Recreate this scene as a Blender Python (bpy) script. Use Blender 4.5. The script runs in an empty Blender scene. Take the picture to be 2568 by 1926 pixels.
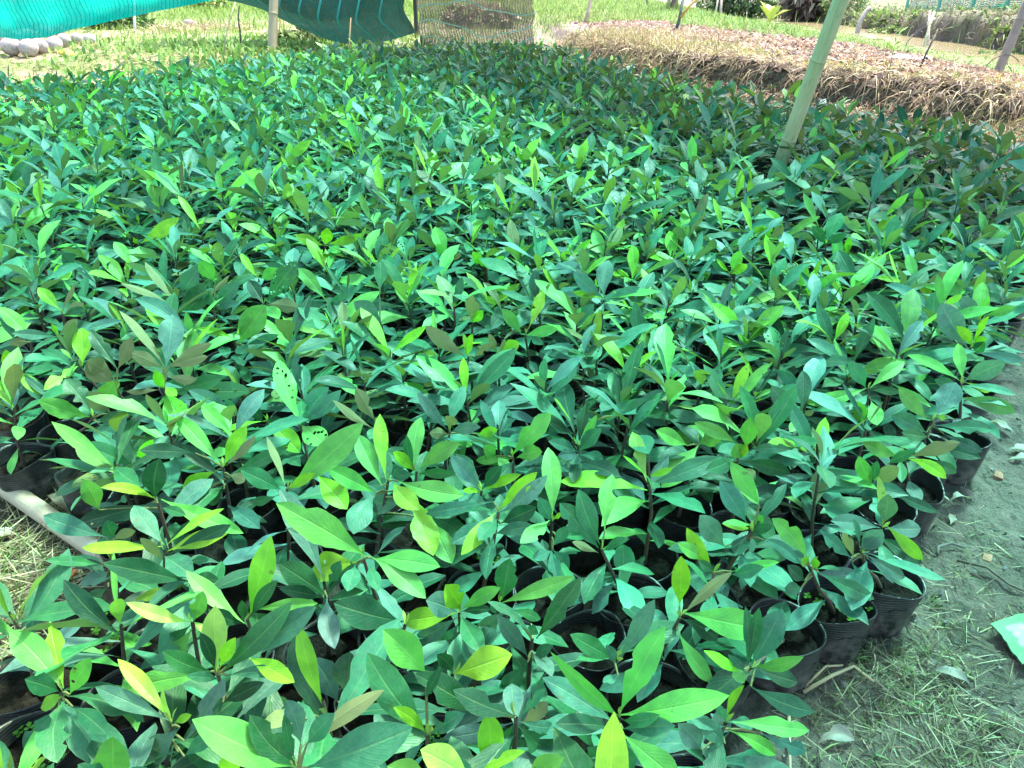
import bpy, math, random
import numpy as np
from mathutils import Vector

scene = bpy.context.scene
COL = scene.collection
RNG = np.random.default_rng(7)
R = math.radians

# ------------------------------------------------------------------ camera
CAM = np.array([0.0, 0.0, 1.40]); PITCH = R(28.0); FPX = 1929.0
_c, _s = math.cos(PITCH), math.sin(PITCH)
def ray(px, py):
    """direction through a pixel of the 2568x1926 photograph, forward component 1"""
    x = (px - 1284) / FPX; y = (963 - py) / FPX
    return np.array([x, _c + y * _s, -_s + y * _c])
def P(px, py, z=0.0):
    d = ray(px, py); return CAM + d * ((z - CAM[2]) / d[2])
def Pd(px, py, t):
    return CAM + ray(px, py) * t
def proj(p):
    q = np.asarray(p, float) - CAM
    t = q[..., 1] * _c - q[..., 2] * _s
    up = q[..., 1] * _s + q[..., 2] * _c
    return 1284 + FPX * q[..., 0] / t, 963 - FPX * up / t, t
cam = bpy.data.cameras.new('camera'); co = bpy.data.objects.new('camera', cam); COL.objects.link(co)
co.location = CAM; co.rotation_euler = (math.pi / 2 - PITCH, 0, 0)
cam.sensor_width = 36; cam.lens = 36 * FPX / 2568; cam.clip_end = 900; cam.clip_start = 0.02
scene.camera = co

# ------------------------------------------------------------------ mesh helpers
def unit(v):
    v = np.asarray(v, float); return v / (np.linalg.norm(v, axis=-1, keepdims=True) + 1e-12)

class MB:
    def __init__(s):
        s.V = []; s.Q = []; s.T = []; s.UV = []; s.C = []; s.QM = []; s.TM = []; s.n = 0
    def add(s, V, Q=None, T=None, uv=None, col=None, m=0):
        V = np.asarray(V, float).reshape(-1, 3); k = len(V)
        s.V.append(V)
        s.UV.append(np.zeros((k, 2)) if uv is None else np.asarray(uv, float).reshape(-1, 2))
        c = np.ones((k, 4)) if col is None else np.asarray(col, float)
        if c.ndim == 1: c = np.tile(c if len(c) == 4 else np.append(c, 0), (k, 1))
        if c.shape[1] == 3: c = np.hstack([c, np.zeros((k, 1))])
        s.C.append(c)
        if Q is not None and len(Q):
            Q = np.asarray(Q, int).reshape(-1, 4); s.Q.append(Q + s.n); s.QM.append(np.full(len(Q), m))
        if T is not None and len(T):
            T = np.asarray(T, int).reshape(-1, 3); s.T.append(T + s.n); s.TM.append(np.full(len(T), m))
        s.n += k
    def mesh(s, name, mats, smooth=True):
        me = bpy.data.meshes.new(name)
        V = np.vstack(s.V); me.vertices.add(len(V)); me.vertices.foreach_set('co', V.ravel())
        Q = np.vstack(s.Q) if s.Q else np.zeros((0, 4), int); T = np.vstack(s.T) if s.T else np.zeros((0, 3), int)
        idx = np.concatenate([Q.ravel(), T.ravel()]).astype(np.int32)
        starts = np.concatenate([np.arange(len(Q)) * 4, len(Q) * 4 + np.arange(len(T)) * 3]).astype(np.int32)
        me.loops.add(len(idx)); me.loops.foreach_set('vertex_index', idx)
        me.polygons.add(len(starts)); me.polygons.foreach_set('loop_start', starts)
        mi = np.concatenate([np.concatenate(s.QM) if s.QM else [], np.concatenate(s.TM) if s.TM else []]).astype(np.int32)
        me.polygons.foreach_set('material_index', mi)
        me.polygons.foreach_set('use_smooth', np.full(len(starts), smooth))
        me.update(calc_edges=True)
        uvl = me.uv_layers.new(name='uv'); uvl.data.foreach_set('uv', np.vstack(s.UV)[idx].astype(np.float32).ravel())
        ca = me.color_attributes.new('tint', 'FLOAT_COLOR', 'POINT'); ca.data.foreach_set('color', np.vstack(s.C).astype(np.float32).ravel())
        for m in (mats if isinstance(mats, (list, tuple)) else [mats]): me.materials.append(m)
        me.validate()
        return me
    def build(s, name, mats, parent=None, smooth=True, label=None):
        return link(name, s.mesh(name, mats, smooth), parent, label)
def link(name, me, parent=None, label=None):
    o = bpy.data.objects.new(name, me); COL.objects.link(o)
    if parent is not None: o.parent = parent
    if label: o['label'] = label
    return o
def tag(o, label, cat, group=None, kind=None):
    if label: o['label'] = label
    if cat: o['category'] = cat
    if group: o['group'] = group
    if kind: o['kind'] = kind
    return o
def thing(name, loc, label, cat, group=None, rz=0.0):
    o = bpy.data.objects.new(name, None); o.empty_display_size = .05; COL.objects.link(o)
    o.location = tuple(float(a) for a in loc); o.rotation_euler = (0, 0, rz)
    return tag(o, label, cat, group)

# value noise -----------------------------------------------------------
_lat = np.random.default_rng(3).random((256, 256))
def vnoise(x, y):
    xi = np.floor(x).astype(int); yi = np.floor(y).astype(int); fx = x - xi; fy = y - yi
    fx = fx * fx * (3 - 2 * fx); fy = fy * fy * (3 - 2 * fy)
    g = lambda a, b: _lat[a & 255, b & 255]
    return (g(xi, yi) * (1 - fx) + g(xi + 1, yi) * fx) * (1 - fy) + (g(xi, yi + 1) * (1 - fx) + g(xi + 1, yi + 1) * fx) * fy
def fbm(x, y, o=4):
    r = 0; a = .5
    for k in range(o):
        r = r + a * vnoise(x + 17.3 * k, y - 9.1 * k); x = x * 2.03; y = y * 2.03; a *= .5
    return r
def sstep(a, b, x):
    t = np.clip((x - a) / (b - a), 0, 1); return t * t * (3 - 2 * t)

# tube along points, with a radius for each point
def tube(mb, pts, rad, seg=10, col=None, m=0, cap=True, uvs=1.0):
    pts = np.asarray(pts, float); n = len(pts); rad = np.broadcast_to(rad, (n,))
    T = unit(np.gradient(pts, axis=0)); a = np.array([0, 0, 1.0]) if abs(T[0][2]) < .9 else np.array([1.0, 0, 0])
    S = unit(np.cross(T, a)); B = np.cross(T, S)
    th = np.linspace(0, 2 * np.pi, seg, endpoint=False)
    V = pts[:, None] + rad[:, None, None] * (np.cos(th)[None, :, None] * S[:, None] + np.sin(th)[None, :, None] * B[:, None])
    i = np.arange(n - 1)[:, None] * seg; j = np.arange(seg)[None]; j2 = (j + 1) % seg
    Q = np.stack([i + j, i + j2, i + seg + j2, i + seg + j], -1).reshape(-1, 4)
    L = np.concatenate([[0], np.cumsum(np.linalg.norm(np.diff(pts, axis=0), axis=1))])
    uv = np.stack(np.broadcast_arrays(th[None] / 6.2832, (L * uvs)[:, None]), -1)
    V = V.reshape(-1, 3); uv = uv.reshape(-1, 2); Tq = []
    if cap:
        V = np.vstack([V, pts[0], pts[-1]]); uv = np.vstack([uv, [0, 0], [0, L[-1] * uvs]])
        c0, c1 = n * seg, n * seg + 1; jj = np.arange(seg); k2 = (jj + 1) % seg
        Tq = np.vstack([np.stack([np.full(seg, c0), k2, jj], -1), np.stack([np.full(seg, c1), (n - 1) * seg + jj, (n - 1) * seg + k2], -1)])
    mb.add(V, Q, Tq, uv, col, m)

PV = np.array([0, .08, .2, .32, .45, .58, .7, .8, .88, .94, .98, 1.0])
PW = np.array([.045, .07, .28, .58, .86, 1.0, .95, .79, .57, .35, .15, .02])
def leaf(mb, b, t, nrm, W, rng, nv=9, nu=5, arch=.06, fold=.2, wave=.03, side=0., bites=0, col=(.03, .15, .05, .2), m=0, twist=0.):
    b = np.asarray(b, float); t = np.asarray(t, float); ax = t - b; L = np.linalg.norm(ax); axu = ax / L
    n = np.asarray(nrm, float); n = unit(n - axu * n.dot(axu)); S0 = np.cross(axu, n)
    v = np.linspace(0, 1, nv); v = v + .06 * np.sin(2 * np.pi * v) / 2
    c = (b + t) / 2 + n * arch * L * 2 + S0 * side * L * 2
    Pm = ((1 - v) ** 2)[:, None] * b + (2 * v * (1 - v))[:, None] * c + (v * v)[:, None] * t
    T = unit(2 * ((1 - v)[:, None] * (c - b) + v[:, None] * (t - c)))
    S = unit(np.cross(T, n)); Nn = np.cross(S, T)
    if twist:
        a = (twist * v)[:, None]; S, Nn = S * np.cos(a) + Nn * np.sin(a), Nn * np.cos(a) - S * np.sin(a)
    prof = np.interp(v, PV, PW) * W / 2
    u = np.linspace(-1, 1, nu)
    wl = np.ones(nv); wr = np.ones(nv)
    if bites:
        for _ in range(bites):
            v0 = rng.uniform(.25, .95); w0 = rng.uniform(.05, .13); d = rng.uniform(.3, .8)
            k = np.clip(1 - np.abs(v - v0) / w0, 0, 1) ** .6 * d
            if rng.random() < .5: wl *= 1 - k
            else: wr *= 1 - k
        wl *= 1 - .10 * rng.random(nv) * (v > .2); wr *= 1 - .10 * rng.random(nv) * (v > .2)
    mult = np.where(u[None] < 0, wl[:, None], wr[:, None])
    ph = rng.uniform(0, 6.28, 2)
    wv = wave * W * np.sin(v * rng.uniform(7, 13) + ph[0])[:, None] * u[None] ** 2 + wave * .7 * W * np.sin(v * rng.uniform(9, 17) + ph[1])[:, None] * np.abs(u[None]) * u[None]
    off = np.abs(u)[None] * prof[:, None] * math.tan(fold) * mult + wv * (prof[:, None] / (W / 2))
    V = Pm[:, None] + S[:, None] * (u[None, :, None] * (prof[:, None] * mult)[..., None]) + Nn[:, None] * off[..., None]
    i = np.arange(nv - 1)[:, None] * nu; j = np.arange(nu - 1)[None]
    Q = np.stack([i + j, i + j + 1, i + nu + j + 1, i + nu + j], -1).reshape(-1, 4)
    uv = np.stack(np.broadcast_arrays((u[None] + 1) / 2, v[:, None]), -1)
    mb.add(V.reshape(-1, 3), Q, None, uv.reshape(-1, 2), np.asarray(col, float), m)

# ------------------------------------------------------------------ materials
class NT:
    def __init__(s, name):
        s.mat = bpy.data.materials.new(name); s.mat.use_nodes = True; s.nt = s.mat.node_tree
        s.nt.nodes.clear(); s.out = s.nt.nodes.new('ShaderNodeOutputMaterial')
    def n(s, typ, ins=None, **kw):
        nd = s.nt.nodes.new('ShaderNode' + typ)
        for k, v in kw.items(): setattr(nd, k, v)
        for k, v in (ins or {}).items():
            sk = nd.inputs[k]
            if isinstance(v, bpy.types.NodeSocket): s.nt.links.new(v, sk)
            else: sk.default_value = v
        return nd
    def math(s, op, a, b=0.0, c=None, clamp=False):
        i = {0: a, 1: b}
        if c is not None: i[2] = c
        return s.n('Math', i, operation=op, use_clamp=clamp).outputs[0]
    def mix(s, f, a, b, bt='MIX'):
        nd = s.n('Mix', data_type='RGBA', blend_type=bt, clamp_factor=True)
        for sk, v in ((nd.inputs[0], f), (nd.inputs[6], a), (nd.inputs[7], b)):
            if isinstance(v, bpy.types.NodeSocket): s.nt.links.new(v, sk)
            else: sk.default_value = (*v, 1) if isinstance(v, tuple) and len(v) == 3 else v
        return nd.outputs[2]
    def rng(s, v, a, b, c=0.0, d=1.0):
        return s.n('MapRange', {0: v, 1: a, 2: b, 3: c, 4: d}).outputs[0]
    def noise(s, vec, scale, detail=3.0, rough=.55, dist=0.0):
        return s.n('TexNoise', {'Vector': vec, 'Scale': scale, 'Detail': detail, 'Roughness': rough, 'Distortion': dist}).outputs[0]
    def bump(s, h, strength=.4, dist=.005, normal=None):
        i = {'Height': h, 'Strength': strength, 'Distance': dist}
        if normal is not None: i['Normal'] = normal
        return s.n('Bump', i).outputs[0]
    def pbsdf(s, **k):
        return s.n('BsdfPrincipled', {a.replace('_', ' '): (v if not isinstance(v, tuple) or len(v) == 4 else (*v, 1)) for a, v in k.items()}).outputs[0]
    def done(s, sh):
        s.nt.links.new(sh, s.out.inputs[0]); return s.mat

def mat_leaf(name, holes=False):
    t = NT(name)
    at = t.n('Attribute', attribute_name='tint'); uv = t.n('UVMap', uv_map='uv').outputs[0]
    sep = t.n('SeparateXYZ', {0: uv}); u, v = sep.outputs[0], sep.outputs[1]
    au = t.math('ABSOLUTE', t.math('SUBTRACT', u, .5))
    oi = t.n('ObjectInfo').outputs['Random']
    tc = t.n('TexCoord').outputs['Object']
    pos = t.n('VectorMath', {0: tc, 1: t.n('CombineXYZ', {0: t.math('MULTIPLY', oi, 37.0), 1: oi, 2: 0.0}).outputs[0]}, operation='ADD').outputs[0]
    n1 = t.noise(pos, 26.0, 3.0); n2 = t.noise(pos, 150.0, 4.0, .65); n3 = t.noise(pos, 60.0, 2.0)
    base = t.mix(1.0, at.outputs['Color'], t.n('CombineColor', {0: t.rng(n1, .3, .7, .70, 1.28), 1: t.rng(n1, .3, .7, .78, 1.2), 2: t.rng(n1, .3, .7, .85, 1.1)}).outputs[0], 'MULTIPLY')
    # veins
    vw = t.math('SINE', t.math('MULTIPLY', t.math('ADD', t.math('MULTIPLY', n1, 1.1), t.math('SUBTRACT', t.math('MULTIPLY', v, 11.0), t.math('MULTIPLY', au, 7.0))), 6.283))
    vein = t.math('POWER', t.math('MAXIMUM', vw, 0.0), 6.0)
    base = t.mix(t.math('MULTIPLY', vein, .09), base, t.mix(1.0, base, (1.5, 1.5, 1.4), 'MULTIPLY'))
    mid = t.rng(au, .012, .05, 1.0, 0.0)
    midc = t.mix(1.0, base, (.07, .085, .03), 'ADD')
    base = t.mix(t.math('MULTIPLY', mid, .65), base, midc)
    edge = t.rng(au, .465, .495, 0.0, .45)
    base = t.mix(edge, base, midc)
    dust = t.math('MULTIPLY', t.rng(n2, .48, .72), at.outputs['Alpha'])
    dust2 = t.math('ADD', t.math('MULTIPLY', dust, .55), t.math('MULTIPLY', t.rng(n3, .35, .7), t.math('MULTIPLY', at.outputs['Alpha'], .28)))
    base = t.mix(t.math('MULTIPLY', dust2, .8), base, (.30, .36, .33))
    blot = t.math('MULTIPLY', t.rng(t.noise(pos, 48.0, 2.0), .70, .74), .55)
    base = t.mix(blot, base, (.10, .085, .035))
    hv = t.n('HueSaturation', {'Hue': t.rng(oi, 0, 1, .485, .513), 'Saturation': 1.0, 'Value': t.rng(oi, 0, 1, .86, 1.14), 'Color': base}).outputs[0]
    back = t.n('NewGeometry').outputs['Backfacing']
    bc = t.mix(.55, hv, (.21, .22, .115))
    colr = t.mix(back, hv, bc)
    rough = t.math('ADD', t.rng(n3, .3, .7, .38, .54), t.math('MULTIPLY', t.math('MAXIMUM', dust2, t.math('MULTIPLY', back, .8)), .4))
    h = t.math('ADD', t.math('MULTIPLY', vein, .25), t.math('ADD', t.math('MULTIPLY', n3, .9), t.math('MULTIPLY', mid, -1.0)))
    nb = t.bump(h, .35, .0025)
    sh = t.n('BsdfPrincipled', {'Base Color': colr, 'Roughness': rough, 'Normal': nb, 'Specular IOR Level': .36}).outputs[0]
    tr = t.n('BsdfTranslucent', {'Color': t.mix(1.0, colr, (1.15, 1.4, .6), 'MULTIPLY'), 'Normal': nb}).outputs[0]
    sh = t.n('MixShader', {0: .20, 1: sh, 2: tr}).outputs[0]
    if holes:
        vo = t.n('TexVoronoi', {'Vector': pos, 'Scale': 85.0, 'Randomness': 1.0}); d = vo.outputs['Distance']
        sel = t.math('GREATER_THAN', t.n('SeparateColor', {0: vo.outputs['Color']}).outputs[0], .62)
        hole = t.math('MULTIPLY', t.math('LESS_THAN', t.math('ADD', d, t.math('MULTIPLY', n2, .25)), .48), sel)
        hole = t.math('MULTIPLY', hole, t.math('GREATER_THAN', au, .03))
        sh = t.n('MixShader', {0: hole, 1: sh, 2: t.n('BsdfTransparent').outputs[0]}).outputs[0]
    return t.done(sh)

def mat_tint(name, rough=.7, nscale=20.0, namp=.25, bump=.3, bdist=.004, translucent=0.0, spec=.3, metal=0.0, bscale=None, coord='Object'):
    t = NT(name); at = t.n('Attribute', attribute_name='tint').outputs['Color']
    tc = t.n('TexCoord').outputs[coord]
    n1 = t.noise(tc, nscale, 5.0, .6)
    g = t.rng(n1, .25, .75, 1 - namp, 1 + namp)
    c = t.mix(1.0, at, t.n('CombineColor', {0: g, 1: g, 2: g}).outputs[0], 'MULTIPLY')
    k = {'Base Color': c, 'Roughness': rough, 'Specular IOR Level': spec}
    if bump: k['Normal'] = t.bump(t.noise(tc, bscale or nscale * 3, 6.0, .65), bump, bdist)
    sh = t.n('BsdfPrincipled', k).outputs[0]
    if translucent:
        sh = t.n('MixShader', {0: translucent, 1: sh, 2: t.n('BsdfTranslucent', {'Color': c}).outputs[0]}).outputs[0]
    return t.done(sh)

def mat_pot():
    t = NT('black_plastic'); tc = t.n('TexCoord').outputs['Object']; oi = t.n('ObjectInfo').outputs['Random']
    z = t.n('SeparateXYZ', {0: tc}).outputs[2]
    p = t.n('VectorMath', {0: tc, 1: t.n('CombineXYZ', {0: t.math('MULTIPLY', oi, 19.0), 1: 0.0, 2: 0.0}).outputs[0]}, operation='ADD').outputs[0]
    n = t.noise(p, 30.0, 5.0, .65); n2 = t.noise(p, 140.0, 3.0)
    mud = t.math('MULTIPLY', t.rng(z, .01, .125, 1.0, .10), t.rng(n, .38, .68))
    c = t.mix(mud, (.010, .011, .014), (.17, .155, .14))
    scratch = t.rng(n2, .66, .75, 0.0, .30)
    c = t.mix(scratch, c, (.12, .13, .14))
    w = t.math('SINE', t.math('MULTIPLY', t.math('ADD', z, t.math('MULTIPLY', n, .004)), 6.283 / .0075))
    up = t.rng(z, .062, .085)
    line = t.math('MULTIPLY', t.math('POWER', t.math('MAXIMUM', w, 0.0), 10.0), up)
    c = t.mix(t.math('MULTIPLY', line, .26), c, (.17, .19, .21))
    h = t.math('ADD', t.math('MULTIPLY', line, .6), n)
    sh = t.pbsdf(Base_Color=c, Roughness=t.rng(mud, 0, 1, .34, .75), Normal=t.bump(h, .5, .004), Specular_IOR_Level=.5)
    return t.done(sh)

def mat_bamboo(name, c1, c2, c3, rough=.45):
    t = NT(name); uv = t.n('UVMap', uv_map='uv').outputs[0]; tc = t.n('TexCoord').outputs['Object']
    at = t.n('Attribute', attribute_name='tint').outputs['Color']
    m = t.n('Mapping', {0: uv, 3: (24.0, 1.2, 1.0)}).outputs[0]
    fib = t.noise(m, 3.0, 4.0, .6); n = t.noise(tc, 5.0, 5.0, .6); sp = t.noise(tc, 60.0, 3.0, .7)
    c = t.mix(t.rng(n, .35, .65), c1, c2)
    c = t.mix(t.rng(fib, .40, .70, 0, .75), c, c3)
    st = t.noise(t.n('Mapping', {0: uv, 3: (8.0, 3.0, 1.0)}).outputs[0], 4.0, 5.0, .7)
    c = t.mix(t.rng(st, .57, .70, 0, .7), c, (.06, .055, .04))
    c = t.mix(t.rng(sp, .62, .72, 0, .25), c, (.42, .42, .36))
    c = t.mix(1.0, c, at, 'MULTIPLY')
    h = t.math('ADD', t.math('MULTIPLY', fib, .6), sp)
    return t.done(t.pbsdf(Base_Color=c, Roughness=rough, Normal=t.bump(h, .18, .003), Specular_IOR_Level=.4))

def mat_net(name, strand, nx, ny, cover=.6, line=None, tint=(1, 1, 1), transl=.5, linew=.2):
    """knitted shade net: strands with gaps; nx, ny strands per metre of UV"""
    t = NT(name); uv = t.n('UVMap', uv_map='uv').outputs[0]; s = t.n('SeparateXYZ', {0: uv})
    tc = t.n('TexCoord').outputs['Object']; n = t.noise(tc, 8.0, 4.0, .6); nf = t.noise(tc, 45.0, 3.0, .6)
    jx = t.math('ADD', s.outputs[0], t.math('MULTIPLY', t.math('SUBTRACT', n, .5), .05))
    fx = t.math('FRACT', t.math('MULTIPLY', jx, nx)); fy = t.math('FRACT', t.math('MULTIPLY', t.math('ADD', s.outputs[1], t.math('MULTIPLY', nf, .012)), ny))
    gx = t.math('LESS_THAN', t.math('ABSOLUTE', t.math('SUBTRACT', fx, .5)), linew)
    gy = t.math('LESS_THAN', t.math('ABSOLUTE', t.math('SUBTRACT', fy, .5)), cover / 2)
    a = t.math('MAXIMUM', gx, gy)
    c = t.mix(t.rng(n, .35, .65, 0, .5), strand, tuple(x * .6 for x in strand))
    if line: c = t.mix(t.math('MULTIPLY', gx, .8), c, line)
    d = t.n('BsdfDiffuse', {'Color': c}).outputs[0]
    tr = t.n('BsdfTranslucent', {'Color': c}).outputs[0]
    m = t.n('MixShader', {0: transl, 1: d, 2: tr}).outputs[0]
    tp = t.n('BsdfTransparent', {'Color': (*tint, 1)}).outputs[0]
    return t.done(t.n('MixShader', {0: a, 1: tp, 2: m}).outputs[0])

def mat_roofnet(name, through, strand, mixf):
    t = NT(name)
    tp = t.n('BsdfTransparent', {'Color': (*through, 1)}).outputs[0]
    d = t.n('BsdfTranslucent', {'Color': (*strand, 1)}).outputs[0]
    return t.done(t.n('MixShader', {0: mixf, 1: tp, 2: d}).outputs[0])

M = {}
M['leaf'] = mat_leaf('leaf'); M['holed'] = mat_leaf('chewed_leaf', True)
M['pot'] = mat_pot()
M['soil'] = mat_tint('potting_soil', .95, 75.0, .75, 1.0, .012, spec=.2, bscale=130.0)
M['stem'] = mat_tint('stem_bark', .75, 90.0, .3, .4, .002)
M['blade'] = mat_tint('grass_blade', .6, 3.0, .2, 0, translucent=.35, coord='Object')
M['straw'] = mat_tint('straw', .8, 3.0, .25, 0, translucent=.12)
M['lump'] = mat_tint('lumps', .9, 30.0, .4, .8, .012)
M['wood'] = mat_tint('weathered_wood', .8, 25.0, .3, .5, .004)
M['plain'] = mat_tint('plain', .6, 15.0, .15, .2, .003)
# ------------------------------------------------------------------ seedlings measured from the photograph
# windows of the photograph the measurements were taken in: x0, y0, scale
WIN = dict(A=(0, 900, .38879), B=(0, 1400, .38879), C=(800, 1400, .38879), D=(1700, 1300, .3924), E=(1700, 700, .3924),
           F=(700, 900, .38879), G=(1500, 900, .38879), K=(0, 400, .38879), N=(800, 300, .38879), Q=(1660, 300, .4105))
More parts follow.
